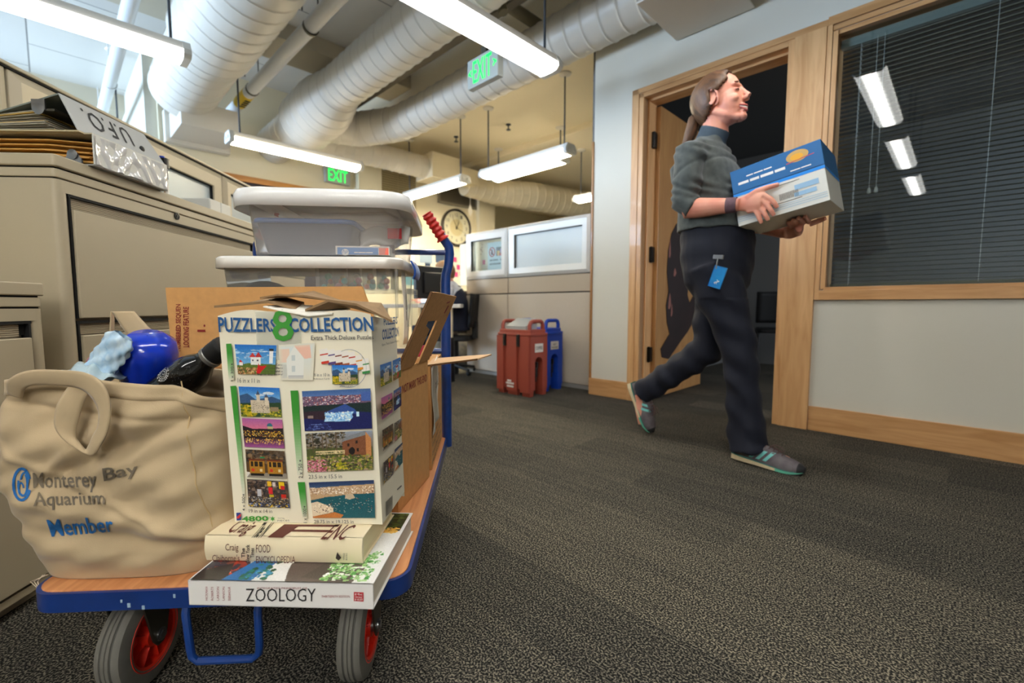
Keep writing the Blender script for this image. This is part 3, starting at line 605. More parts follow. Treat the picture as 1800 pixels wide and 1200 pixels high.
g = G(); lettering(g, 'U.F.O.', None, bold=.0, fn=lambda a, b: (.0014 - .045 * (.82 - .55 * b), .215 - a * .165, .098 * (.82 - .55 * b) + .0006)); g.make('hand_lettering', M['ink'], b2, smooth=0, fixn=False)
g = G(); g.ell((-.0, .245, .03), (.004, .012, .01), 8); g.xf(Matrix.Translation((-.013, 0, 0))); g.make('ink_mark', M['ink'], b2)
gs = [G() for _ in range(3)]
for k in range(15):
    f = k / 15; z = .001 + k * .0042; q = gs[(0, 1, 0, 2, 0)[k % 5]]; x1 = -.075 - .05 * f + .01 * math.sin(k * 3.1)
    q.add([(-.42, .01, z * .45 - .004), (x1, .01 + .01 * math.sin(k), z), (x1, .27, z), (-.42, .27, z * .45 - .004), (-.42, .01, z * .45 - .0025), (x1, .01 + .01 * math.sin(k), z + .0022), (x1, .27, z + .0022), (-.42, .27, z * .45 - .0025)], [(0, 3, 2, 1), (4, 5, 6, 7), (0, 1, 5, 4), (1, 2, 6, 5), (2, 3, 7, 6), (3, 0, 4, 7)])
for q, c in zip(gs, ((176, 172, 156), (196, 160, 80), (138, 132, 118))): q.make('paper_stack', mat('sheets', c, .75), b2, smooth=0)
g = G(); g.lathe([(.014, 0), (.016, .003), (.005, .005)], 16, (-.10, -.001, .055), (0, -1, 0)); g.box(-.118, -.082, -.004, 0, .052, .08); g.make('ring_clip', M['steel'], b2, smooth=40)
g = G(); g.box(-.10, -.06, .0, .28, .05, .056); g.make('ring_rail', M['zinc'], b2, smooth=0)
mk = thing('marker_pen', 'black and blue marker standing behind the binders', 'marker', CF(-1.135, 1.745, 1.115), ROTC)
g = G(); g.cyl((0, 0, 0), (0, 0, .055), .008, 14); g.make('barrel', M['white'], mk); g = G(); g.cyl((0, 0, .055), (0, 0, .095), .0085, 14); g.make('grip_band', mat('navy_band', (24, 30, 80), .4), mk)
g = G(); g.rbox(-.018, .012, -.012, .012, .095, .128, .006); g.make('cap', M['black'], mk); g = G(); g.cyl((-.008, 0, .128), (-.008, 0, .136), .008, 12); g.make('cap_tip', mat('cap_blue', (20, 60, 190), .4), mk)
og = thing('desk_organizer', 'pale grey plastic tray at the far end of the tall cabinet top', 'tray', CF(-1.42, 2.16, 1.115), ROTC)
g = G(); g.box(-.1, .2, 0, .17, 0, .018); g.make('foot', M['black'], og, smooth=0); g = G(); g.box(-.1, .2, 0, .085, .018, .085); g.box(-.1, .2, .087, .17, .018, .085); g.make('tray', mat('tray_grey', (204, 204, 198), .5), og, bevel=.005)

bp_ = thing('blue_board', 'pale blue board seen through the frosted partition pane', 'board', WF(-3.14, 3.262, 0), ROTW)
g = G(); g.box(0, .62, 0, .004, 1.02, 1.335); g.make('sheet', mat('board_pale_blue', (150, 190, 204), .7), bp_, smooth=0)
# ================================================================== THE CART (frame: x = n, y = c)
cart = thing('platform_cart', 'blue steel platform cart with a plywood deck, red grips and grey rubber wheels', 'cart', CF(0, 0, 0), ROTC)
DX0, DX1, DY0, DY1, DZ_ = -.759, -.132, .757, 1.67, .25
def rr(x0, x1, y0, y1, r, n=6):
    pl = []
    for cx, cy, a0 in ((x1 - r, y1 - r, 0), (x0 + r, y1 - r, 90), (x0 + r, y0 + r, 180), (x1 - r, y0 + r, 270)):
        for k in range(n + 1): a = R(a0 + 90 * k / n); pl.append((cx + r * math.cos(a), cy + r * math.sin(a)))
    return pl
g = G(); o_ = rr(DX0, DX1, DY0, DY1, .045); i_ = rr(DX0 + .006, DX1 - .006, DY0 + .006, DY1 - .006, .04)
g.rings([[(x, y, .216) for x, y in i_], [(x, y, .216) for x, y in o_], [(x, y, .248) for x, y in o_], [(x, y, .248) for x, y in i_], [(x, y, .216) for x, y in i_]], cap=False); g.add([(x, y, .236) for x, y in i_], [tuple(range(len(i_)))])
g.box(DX0 + .1, DX0 + .14, DY0 + .02, DY1 - .02, .205, .236); g.box(DX1 - .14, DX1 - .1, DY0 + .02, DY1 - .02, .205, .236)
g.make('frame', mat('blue_frame', (12, 54, 128), .35, var=(18, .35), coat=.4), cart, smooth=40)
g = G(); g.prism(rr(DX0 + .0065, DX1 - .0065, DY0 + .0065, DY1 - .0065, .038), 'z', .237, DZ_); g.make('deck_board', M['ply'], cart, smooth=0, bevel=.001)
g = G(); rng2 = random.Random(3)
for k in range(16):
    x = rng2.uniform(DX0 + .03, DX1 - .06); z = rng2.uniform(.22, .244); s = rng2.uniform(.001, .0025); g.box(x - s, x + s, DY0 - .0006, DY0, z - s * rng2.uniform(1, 3), z + s)
g.make('paint_chip', mat('chip', (150, 176, 196), .6), cart, smooth=0)['kind'] = 'stuff'
def wheel(x, y, swivel=0):
    z = .092; r = .0905
    prof = []
    w = .0235
    for q, rr_ in ((-1, .058), (-1, .074), (-.86, .086), (-.62, .0895), (-.44, .0898), (-.40, .0875), (-.30, .0875), (-.26, .0905), (-.05, .0905), (0, .088), (.05, .0905), (.26, .0905), (.30, .0875), (.40, .0875), (.44, .0898), (.62, .0895), (.86, .086), (1, .074), (1, .058)): prof.append((rr_, q * w))
    g = G(); g.lathe(prof, 40, (x, y, z), (1, 0, 0), cap=False)
    ty = g.make('wheel', M['tyre'], cart, smooth=30)
    g = G()
    for q in (-.35, .35): g.lathe([(.0882, q * w - .0012), (.0882, q * w + .0012)], 40, (x, y, z), (1, 0, 0), cap=False)
    g.make('tread_groove', M['tyre2'], ty)
    g = G(); g.lathe([(.0585, -w * .95), (.062, -w * 1.04), (.066, -w * .8)], 36, (x, y, z), (1, 0, 0), cap=False); g.lathe([(.0585, w * .95), (.062, w * 1.04), (.066, w * .8)], 36, (x, y, z), (1, 0, 0), cap=False)
    g.lathe([(.053, -.004), (.053, .004)], 30, (x, y, z), (1, 0, 0)); g.lathe([(.02, -w), (.02, w)], 20, (x, y, z), (1, 0, 0)); g.lathe([(.0595, -w), (.053, -w * .9), (.053, w * .9), (.0595, w)], 36, (x, y, z), (1, 0, 0), cap=False)
    for k in range(8):
        a = k * math.pi / 4 + .2; ca, sa = math.cos(a), math.sin(a)
        for sd in (-1, 1): g.add([(x + sd * w * .8, y + ca * .018 - sa * .002, z + sa * .018 + ca * .002), (x + sd * w * .8, y + ca * .054 - sa * .002, z + sa * .054 + ca * .002), (x + sd * .003, y + ca * .054, z + sa * .054), (x + sd * .003, y + ca * .018, z + sa * .018)], [(0, 1, 2, 3)])
    g.make('hub', M['hub'], ty, smooth=35)
    g = G()
    for sd in (-1, 1):
        xx = x + sd * (w + .008)
        g.prism([(y - .045, .196), (y + .045, .196), (y + .018, z - .004), (y + .008, z - .018), (y - .008, z - .018), (y - .018, z - .004)], 'x', xx - .002, xx + .002)
    g.box(x - .05, x + .05, y - .05, y + .05, .196, .206); g.cyl((x, y, .2), (x, y, .216), .03, 20)
    g.make('fork', M['zinc'], cart, smooth=0, bevel=.001)
    g = G(); g.cyl((x - w - .016, y, z), (x + w + .016, y, z), .0085, 6); g.cyl((x - w - .013, y, z), (x + w + .013, y, z), .012, 16); g.make('axle_bolt', M['steel'], ty, smooth=30)
for x, y in ((-.245, .868), (-.655, .868), (-.205, 1.56), (-.68, 1.56)): wheel(x, y)
g = G(); g.tube([(-.508, .775, .22), (-.506, .765, .20), (-.500, .762, .14), (-.498, .762, .126), (-.488, .762, .117), (-.398, .762, .117), (-.388, .762, .126), (-.386, .762, .14), (-.388, .765, .20), (-.388, .775, .22)], .0065, 10); g.make('stand_loop', M['blue'], cart)
for sg_ in (1, -1):
    X = lambda d: (-.134 if sg_ == 1 else -.750) + d * sg_
    g = G(); g.tube([(X(0), 1.62, .216), (X(0), 1.62, .60), (X(.001), 1.62, .80), (X(.003), 1.62, .83), (X(.012), 1.62, .86), (X(.016), 1.62, .90), (X(.014), 1.62, .925), (X(.0), 1.61, .945), (X(-.012), 1.605, .965)], [.0175, .0175, .0175, .0165, .0160, .0165, .0165, .0155, .015], 16); g.make('handle_post', M['blue'], cart)
    g = G(); n = 40; P0 = Vector((X(-.004), 1.608, .948)); P1 = Vector((X(-.058), 1.585, 1.032)); rs = [.0175 + .0022 * math.sin(i / n * 2 * math.pi * 6) for i in range(n + 1)]; rs[0] = .023; rs[1] = .0235; rs[2] = .022; rs[-1] = .014; rs[-2] = .0185
    g.tube([P0.lerp(P1, i / n) for i in range(n + 1)], rs, 18); g.make('grip', M['red'], cart)
g = G(); g.cyl((-.128, 1.62, .905), (-.756, 1.62, .905), .0095, 12); g.make('cross_bar', M['blue'], cart)
g = G(); g.cyl((-.134, 1.62, .56), (-.750, 1.62, .56), .0095, 12); g.make('cross_bar', M['blue'], cart)

# ---------------------------------------------------------------- cardboard boxes on the cart
def corr_edge(g, a, b, t=.0035): pass
B1 = thing('cardboard_box', 'large open cardboard box behind the puzzle box, front flap upright, side flap leaning out', 'box', CF(-.195, 1.012, .25), ROTC - R(11.2), 'cardboard boxes on the cart')
w1, d1, h1, th = .545, .225, .326, .004
g = G(); g.box(-w1, 0, 0, th, 0, h1); g.box(-w1, 0, d1 - th, d1, 0, h1); g.box(-w1, -w1 + th, th, d1 - th, 0, h1); g.box(-th, 0, th, d1 - th, 0, h1); g.box(-w1, 0, 0, d1, 0, th); g.make('body', M['card'], B1, smooth=0)
g = G(); g.hexa([(-w1 - .004, -.002, h1), (0, -.002, h1), (0, .002, h1), (-w1 - .004, .002, h1), (-w1 - .008, -.006, .512), (-.07, -.006, .512), (-.07, -.002, .512), (-w1 - .008, -.002, .512)]); g.make('flap', M['card'], B1, smooth=0)
# right flap leaning outward with a hand slot
def flap_pt(v, u, off=0):   # v along the hinge (y), u up the flap
    sx = .075; dy = .02
    n = Vector((.195, 0, -.075)).normalized()
    return Vector((0, 0, h1)) + Vector((0, v * (d1 + .0), 0)) + Vector((sx, dy * 1.0, .175)) * u + n * off
def quadpl(g, pts, off0, off1):
    a = [tuple(flap_pt(v, u, off0)) for v, u in pts]; b = [tuple(flap_pt(v, u, off1)) for v, u in pts]; n = len(pts)
    g.add(a + b, [tuple(range(n))[::-1], tuple(range(n, 2 * n))] + [(i, (i + 1) % n, n + (i + 1) % n, n + i) for i in range(n)])
g = G()
quadpl(g, [(0, 0), (.30, 0), (.30, 1.0), (.02, 1.0)], 0, .004); quadpl(g, [(.30, .62), (.62, .62), (.62, .985), (.30, 1.0)], 0, .004); quadpl(g, [(.62, 0), (1, 0), (1, .97), (.62, .985)], 0, .004); quadpl(g, [(.30, 0), (.48, 0), (.48, .5), (.30, .56)], 0, .004)
fl = g.make('flap', M['card2'], B1, smooth=0)
g = G(); quadpl(g, [(-.004, 0), (.006, 0), (.026, 1.002), (.014, 1.002)], -.0004, .0046); g.make('cut_edge', M['cardedge'], fl, smooth=0)
g = G(); quadpl(g, [(.76, .72), (.80, .72), (.84, .82), (.80, .84)], .0041, .0045); quadpl(g, [(.70, .86), (.80, .88), (.80, .90), (.70, .88)], .0041, .0045); g.make('stray_print', M['cardred'], fl, smooth=0)
g = G()
lettering(g, 'DO NOT MARK THIS END', [(.0006, .004, h1 - .058), (.0006, d1 - .012, h1 - .058), (.0006, d1 - .012, h1 - .038), (.0006, .004, h1 - .038)], bold=.01)
g.make('side_lettering', M['cardred'], B1, smooth=0, fixn=False)
P1w = CF(-.195, 1.012, .25); nb = Vector((math.sin(ROTC - R(11.2)), -math.cos(ROTC - R(11.2)), 0)); iv = inv(B1)
def onbox(px, py): q = iv @ on_plane(px, py, P1w + nb * .0052, nb); return tuple(q)
def pxtext(g, s, x0, y0, x1, y1, fnp, rot=0, **k):    # rectangle in photo pixels; rot 90 = reading upwards
    a, b, c, d = (x0, y1), (x1, y1), (x1, y0), (x0, y0)
    q = [a, b, c, d] if rot == 0 else [b, c, d, a]
    lettering(g, s, [fnp(*p) for p in q], **k)
g = G(); pxtext(g, 'NUMBERED SEQUENCE', 309, 523, 319, 617, onbox, 90, bold=.02); g.make('front_lettering', M['cardred'], B1, smooth=0, fixn=False); g = G(); pxtext(g, 'LOCKING FEATURE', 322, 539, 332, 610, onbox, 90, bold=.02); g.make('front_lettering', M['cardred'], B1, smooth=0, fixn=False); g = G(); pxtext(g, '1.', 347, 570, 361, 583, onbox, 90, bold=.03); g.make('front_lettering', M['cardred'], B1, smooth=0, fixn=False); g = G()
pxtext(g, 'T', 350, 620, 362, 632, onbox, 90, bold=.03); g.make('front_lettering', M['cardred'], B1, smooth=0, fixn=False)
B2 = thing('cardboard_box', 'smaller cardboard box at the far end of the cart, paper slip on its side', 'box', CF(-.150, 1.245, .25), ROTC, 'cardboard boxes on the cart')
g = G(); g.box(-.575, 0, .04, .36, 0, .30); g.make('body', M['card'], B2, smooth=0, bevel=.002)
g = G(); g.hexa([(-.01, .035, .300), (.132, .075, .312), (.175, .20, .312), (-.01, .20, .300), (-.01, .035, .304), (.132, .075, .3165), (.175, .20, .3165), (-.01, .20, .304)]); fl2 = g.make('flap', mat('card_pale', (216, 176, 134), .8, var=(50, .08)), B2, smooth=0)
g = G(); g.hexa([(-.01, .0346, .2995), (.132, .0746, .3115), (.132, .0752, .3115), (-.01, .0352, .2995), (-.01, .0346, .3045), (.132, .0746, .317), (.132, .0752, .317), (-.01, .0352, .3045)]); g.make('cut_edge', M['cardedge'], fl2, smooth=0)
g = G(); g.grid(lambda u, v: (.0035 + .004 * math.sin(u * 9 + v * 7) * (1 - v), .045 + .16 * u + .01 * math.sin(v * 5), .10 + v * .195 + .02 * u), 12, 12); g.make('paper_slip', M['paper'], B2, solid=.0008)
g = G(); lettering(g, 'PWLT', [(.010, .075, .215), (.010, .175, .235), (.010, .175, .265), (.010, .075, .245)], bold=.01); g.make('slip_lettering', M['ink'], B2, smooth=0, fixn=False)
g = G()
for k, s in enumerate(('Quantity: 60', 'Gross Weight: 32 lb', 'Carton Dim 4 x 205', 'Made in China')): lettering(g, s, [(.001, .05, .085 - k * .024), (.001, .30, .085 - k * .024), (.001, .30, .097 - k * .024), (.001, .05, .097 - k * .024)])
g.make('side_lettering', M['ink'], B2, smooth=0, fixn=False)
g = G(); g.hexa([(-.06, .02, .31), (.0, .03, .31), (.004, .06, .31), (-.05, .06, .31), (-.05, .03, .345), (-.012, .035, .35), (-.01, .05, .35), (-.04, .05, .345)])
tag(g.make('cloth_scrap', mat('crimson_cloth', (150, 28, 52), .8), loc=CF(-.170, 1.44, .245), rotz=ROTC, bevel=.006, subd=1), 'small crimson cloth peeking out beside the leaning flap', 'cloth')

# ---------------------------------------------------------------- translucent bins
plast = thin_clear('bin_plastic', (246, 246, 240), .12, .22, (246, 248, 248)); plast2 = thin_clear('bin_plastic_cloudy', (248, 242, 236), .25, .25, (246, 246, 246)); lidm = thin_clear('lid_plastic', (252, 250, 242), .88, .25)
def bin_(name, label, loc, rot, w, d, h, taper, lid_h, over, body_m, lid_m, rad=.045, group='plastic bins stacked on the cart', lip=.02):
    t = thing(name, label, 'storage bin', loc, rot, group)
    def ring(k, z, e=0): q = taper * (1 - z / h); return [(x, y, z) for x, y in rr(-w / 2 + q - e, w / 2 - q + e, q - e, d - q + e, max(.012, rad - q * .3), 5)]
    g = G(); g.rings([ring(0, .003), ring(0, h * .5), ring(0, h)], cap=False); g.add(ring(0, .003), [tuple(range(len(ring(0, .003))))]); g.make('tub', body_m, t, smooth=40)
    g = G(); o = over
    g.rings([[(x, y, h - lip) for x, y in rr(-w / 2 - o, w / 2 + o, -o, d + o, rad + o, 6)], [(x, y, h + lid_h * .5) for x, y in rr(-w / 2 - o, w / 2 + o, -o, d + o, rad + o, 6)], [(x, y, h + lid_h * .9) for x, y in rr(-w / 2 - o + .004, w / 2 + o - .004, -o + .004, d + o - .004, rad + o, 6)], [(x, y, h + lid_h) for x, y in rr(-w / 2 - o + .012, w / 2 + o - .012, -o + .012, d + o - .012, rad + o, 6)], [(x, y, h + lid_h) for x, y in rr(-w / 2 + .03, w / 2 - .03, .03, d - .03, rad, 6)]], cap=False)
    q = rr(-w / 2 + .03, w / 2 - .03, .03, d - .03, rad, 6); g.add([(x, y, h + lid_h) for x, y in q], [tuple(range(len(q)))])
    g.make('lid', lid_m, t, smooth=40, solid=.002)
    return t
LB = bin_('storage_bin', 'lower clear plastic bin with a blue latch and coloured beads showing inside', CF(-.478, 1.29, .556), ROTC, .475, .33, .285, .022, .012, .016, plast, lidm, .03)
for sg_ in (1, -1):
    g = G(); g.grid(lambda u, v: (sg_ * (.258 - .0 + .012 * math.sin(v * 2.6)), .12 + .10 * u, .30 - .055 * v), 6, 6); g.make('latch', mat('latch_blue', (38, 84, 170), .3), LB, solid=.005)
    g = G(); g.box(sg_ * .238, sg_ * .262, .11, .23, .20, .215); g.box(sg_ * .238, sg_ * .262, .11, .116, .10, .215); g.box(sg_ * .238, sg_ * .262, .224, .23, .10, .215); g.make('handle_rib', plast, LB, smooth=0)
g = G(); g.box(.235, .241, -.010, .0, .13, .265); g.make('corner_rib', plast, LB, smooth=0)
g = G(); g.grid(lambda u, v: (.2425 + .004 * math.sin(v * 4), .055 + .07 * u, .05 + .215 * v), 6, 8); g.make('paper_label', M['paper'], LB, solid=.001)
g = G(); streaks(g, [(.2475, .10, .12), (.2475, .10, .20), (.2475, .088, .20), (.2475, .088, .12)], 2); g.make('label_lettering', M['ink'], LB, smooth=0, fixn=False)
UB = bin_('storage_bin', 'upper cloudy plastic bin with a white lid, holding a blue lidded tub', CF(-.437, 1.285, .856), ROTC + R(3.2), .405, .47, .145, .012, .028, .034, plast2, thin_clear('lid_white', (250, 250, 248), .94, .2), .05)
def fold(u, v): return (-.19 + .38 * u, .012 + .004 * math.sin(u * 17), .01)
# contents of the upper bin
IT = thing('food_tub', 'blue rimmed tub lying inside the upper plastic bin', 'tub', CF(-.50, 1.40, .861), ROTC + R(3))
g = G(); g.rings([[(x, y, z) for x, y in rr(-.13 + q, .13 - q, -.09 + q, .09 - q, .03, 5)] for z, q in ((.0, .02), (.085, .0))]); g.make('tub', mat('tub_slate', (72, 90, 116), .4), IT)
g = G(); g.prism(rr(-.138, .138, -.098, .098, .035, 5), 'z', .085, .098); g.make('tub_lid', mat('tub_lid_blue', (60, 118, 196), .35), IT, bevel=.004)
IB = thing('carton', 'flat blue and white printed carton at the right corner of the upper bin', 'carton', CF(-.408, 1.303, .8615), ROTC + R(3.2))
g = G(); g.box(0, .145, 0, .12, 0, .0235); g.make('body', M['white'], IB, smooth=0); g = G(); g.box(.005, .115, -.0008, 0, .0, .0195); g.make('blue_panel', mat('panel_blue', (40, 130, 206), .4), IB, smooth=0)
g = G(); g.box(.117, .143, -.0008, 0, .0, .0195); g.make('coral_panel', mat('panel_coral', (236, 104, 84), .4), IB, smooth=0)
g = G(); g.lathe([(.0095, 0), (.0095, .0004)], 18, (.026, -.0009, .006), (0, -1, 0)); lg_ = g.make('logo_disc', M['white'], IB)
g = G(); lettering(g, 'hp', [(.018, -.0018, .001), (.033, -.0018, .001), (.034, -.0018, .014), (.019, -.0018, .014)], bold=.0, shear=.3); g.make('logo_letters', mat('panel_blue2', (30, 112, 190), .4), IB, smooth=0, fixn=False)
g = G(); streaks(g, [(.05, -.0012, .004), (.10, -.0012, .004), (.10, -.0012, .008), (.05, -.0012, .008)], 3); g.make('small_print', M['white'], IB, smooth=0, fixn=False)
IG = thing('folded_bag', 'white and red folded bag in the upper bin, above the blue carton', 'bag', CF(-.30, 1.42, .861), ROTC)
g = G(); g.grid(lambda u, v: (-.07 + .14 * u, .05 * math.sin(u * 3) * v, .03 + .05 * v + .02 * abs(math.sin(u * 5))), 14, 6); g.make('bag_body', M['white'], IG, solid=.02); g = G(); g.box(.02, .06, -.045, -.04, .055, .085); g.make('red_patch', mat('patch_red', (214, 40, 48), .5), IG); g = G(); g.box(.0, .04, -.055, -.045, .012, .035); g.make('dark_tag', mat('tag_dark', (70, 30, 36), .5), IG)
# contents of the lower bin
sc_ = thing('dark_cloth', 'dark folded cloth in the left half of the lower bin', 'cloth', CF(-.60, 1.46, .562), ROTC)
g = G(); g.grid(lambda u, v: (-.10 + .24 * u, -.1 + .2 * v + .02 * math.sin(u * 7), .19 - .16 * (v - .5) ** 2 + .03 * math.sin(u * 6 + 1)), 16, 10); g.make('cloth', mat('cloth_slate', (58, 72, 88), .9), sc_, solid=.03)
tr = thing('craft_organizer', 'clear divided tray of round beads in the right half of the lower bin', 'organizer', CF(-.455, 1.305, .766), ROTC)
g = G(); g.box(-.015, .205, -.004, .125, -.01, .0); g.box(-.01, .20, 0, .003, 0, .07)
for k in range(6): x = k * .039; g.box(x, x + .0012, 0, .12, 0, .07)
g.make('tray', plast, tr, smooth=0)
cols = ((224, 120, 96), (96, 176, 164), (206, 164, 50), (110, 120, 124), (196, 96, 60), (90, 170, 130), (214, 140, 150), (220, 196, 170))
bead0 = None; bn = 0
for k in range(5):
    for j in range(5):
        bn += 1; r = (.0090, .0075, .0100)[bn % 3]; px_ = k * .039 + (.009, .023, .012, .026, .017)[j]; pz = r + (0, 0, .013, .014, .026)[j]; py_ = .012 + .012 * (j % 3)
        g = G(); g.ell((0, 0, 0), (r, r, r), 12); c = cols[bn % 8]
        mm = M.setdefault(('bead', bn % 8), mat('bead_paint', c, .4))
        b = g.make('craft_bead', mm, None, loc=CF(-.455 + px_, 1.305 + py_, .766 + pz)); tag(b, ('%s bead in the divided tray inside the lower bin' % ('coral', 'teal', 'mustard', 'grey', 'rust', 'green', 'pink', 'cream')[bn % 8]), 'bead', 'craft beads in the lower bin')
# ================================================================== PRINTED PICTURES (dots of ink, row 0 on top)
class Can:
    def __init__(s, w, h, base): s.w, s.h = w, h; s.a = np.zeros((h, w, 3)) + np.array(base, float); s.X, s.Y = np.meshgrid((np.arange(w) + .5) / w, (np.arange(h) + .5) / h)
    def grad(s, y0, y1, c0, c1):
        m = (s.Y >= y0) & (s.Y <= y1); t = ((s.Y - y0) / max(y1 - y0, 1e-6))[..., None]; s.a = np.where(m[..., None], np.array(c0) * (1 - t) + np.array(c1) * t, s.a); return s
    def rect(s, x0, y0, x1, y1, c): m = (s.X >= x0) & (s.X <= x1) & (s.Y >= y0) & (s.Y <= y1); s.a[m] = c; return s
    def poly(s, pts, c):
        m = np.zeros(s.X.shape, bool); n = len(pts)
        for i in range(n):
            x0, y0 = pts[i]; x1, y1 = pts[(i + 1) % n]
            if y0 == y1: continue
            k = ((s.Y > min(y0, y1)) & (s.Y <= max(y0, y1)) & (s.X < (s.Y - y0) / (y1 - y0) * (x1 - x0) + x0)); m ^= k
        s.a[m] = c; return s
    def disc(s, x, y, r, c, ry=None): m = ((s.X - x) / r) ** 2 + ((s.Y - y) / (ry or r)) ** 2 < 1; s.a[m] = c; return s
    def spot(s, x0, y0, x1, y1, n, cs, r=.02, ry=None):
        for _ in range(n * 3): s.disc(rng.uniform(x0, x1), rng.uniform(y0, y1), r * rng.uniform(.3, .95), np.array(cs[rng.integers(len(cs))]) + rng.normal(0, 10), (ry or r) * rng.uniform(.3, .95))
        return s
    def noise(s, amt): s.a += rng.normal(0, amt, s.a.shape[:2])[..., None]; return s
def pic_light(w=110, h=74):
    c = Can(w, h, (60, 130, 200)).grad(0, .7, (26, 110, 196), (120, 180, 220)).spot(0, .15, 1, .5, 12, [(190, 214, 232), (150, 196, 226)], .09, .02)
    c.poly([(0, .7), (.3, .62), (1, .66), (1, 1), (0, 1)], (88, 112, 40)).spot(0, .78, .6, 1, 60, [(190, 140, 80), (140, 90, 50), (90, 60, 40), (210, 170, 120)], .03)
    c.rect(.36, .42, .62, .68, (236, 236, 230)).poly([(.33, .42), (.42, .26), (.5, .42)], (200, 50, 40)).poly([(.48, .42), (.56, .24), (.66, .42)], (190, 44, 40)).rect(.4, .5, .44, .56, (60, 60, 80)).rect(.52, .5, .56, .56, (60, 60, 80))
    c.rect(.84, .2, .93, .62, (240, 240, 238)).rect(.83, .12, .94, .2, (40, 36, 40)).poly([(.05, .62), (.1, .5), (.18, .64)], (210, 50, 44)).rect(.06, .6, .15, .7, (236, 230, 224)).poly([(.56, .62), (.6, .72), (.78, .7), (.58, .98), (.5, .95)], (206, 24, 30)); return c.noise(8).a
def pic_castle(w=110, h=82):
    c = Can(w, h, (60, 130, 200)).grad(0, .45, (28, 110, 200), (130, 180, 220)).disc(.72, .2, .14, (214, 226, 236), .05).disc(.5, .26, .12, (190, 210, 228), .04)
    c.poly([(0, .3), (.2, .22), (.4, .42), (.6, .36), (.8, .3), (1, .4), (1, .7), (0, .7)], (52, 84, 124)).poly([(0, .55), (1, .5), (1, 1), (0, 1)], (38, 66, 40))
    c.spot(0, .62, .38, 1, 60, [(208, 178, 30), (160, 150, 24), (96, 110, 26)], .045).spot(.5, .72, 1, 1, 50, [(190, 176, 40), (70, 90, 30), (110, 120, 40)], .04)
    c.rect(.26, .44, .72, .86, (206, 190, 164)).rect(.42, .26, .5, .5, (216, 200, 176)).poly([(.41, .26), (.46, .1), (.51, .26)], (66, 76, 100)).rect(.62, .34, .7, .6, (222, 206, 182)).poly([(.6, .34), (.66, .22), (.72, .34)], (70, 80, 104)).rect(.74, .66, .94, .8, (150, 128, 96)).spot(.28, .48, .7, .84, 22, [(90, 80, 76)], .014); return c.noise(8).a
def pic_night(w=110, h=78):
    c = Can(w, h, (120, 60, 120)).grad(0, .4, (170, 96, 160), (226, 120, 140)).poly([(0, .26), (.25, .36), (.6, .34), (1, .3), (1, .7), (0, .7)], (34, 22, 30)).rect(0, .7, 1, 1, (110, 50, 110)).grad(.7, 1, (70, 36, 60), (166, 84, 150))
    c.disc(.68, .24, .07, (50, 110, 130), .1).rect(.62, .26, .75, .34, (200, 180, 130)).spot(0, .42, 1, .62, 70, [(240, 186, 50), (250, 214, 110), (160, 90, 20)], .018).spot(.05, .68, 1, .88, 40, [(226, 160, 50), (250, 210, 120)], .014, .03); return c.noise(6).a
def pic_tram(w=110, h=78):
    c = Can(w, h, (90, 66, 40)).spot(0, 0, 1, .5, 60, [(70, 56, 40), (130, 100, 66), (44, 40, 36), (100, 84, 70)], .07).rect(0, .82, 1, 1, (150, 140, 126)).poly([(0, .8), (.1, .82), (0, 1)], (236, 230, 220))
    for x in (.08, .54):
        c.rect(x, .38, x + .38, .86, (176, 124, 36)).rect(x - .02, .33, x + .4, .4, (110, 50, 26)).rect(x + .04, .42, x + .34, .6, (44, 34, 24)).rect(x + .1, .42, x + .13, .6, (190, 140, 50)).rect(x + .22, .42, x + .25, .6, (190, 140, 50)).rect(x + .02, .84, x + .36, .93, (26, 22, 20)).rect(x + .05, .68, x + .12, .78, (206, 60, 40)).rect(x + .26, .68, x + .32, .78, (226, 206, 160))
    c.rect(.36, .24, .48, .3, (36, 130, 80)); return c.noise(8).a
def pic_city(w=110, h=78):
    c = Can(w, h, (60, 52, 50)).spot(0, 0, 1, .6, 60, [(44, 40, 42), (96, 76, 62), (70, 60, 58), (130, 110, 96)], .06)
    for x0, y0, x1, y1, q in ((.5, .04, .6, .22, (236, 186, 40)), (.52, .26, .62, .5, (214, 40, 46)), (.63, .06, .7, .22, (226, 210, 206)), (.78, .04, .92, .3, (238, 196, 30)), (.82, .18, .92, .32, (206, 40, 40)), (.53, .52, .64, .62, (190, 170, 30)), (.24, .35, .34, .6, (190, 190, 196)), (.82, .5, .94, .68, (206, 46, 30))): c.rect(x0, y0, x1, y1, q)
    c.spot(0, .62, 1, .84, 80, [(206, 206, 200), (120, 116, 116), (60, 60, 70), (190, 150, 60)], .018).spot(0, .85, 1, 1, 40, [(230, 190, 40), (60, 60, 60), (200, 200, 200), (60, 90, 150)], .03); return c.noise(8).a
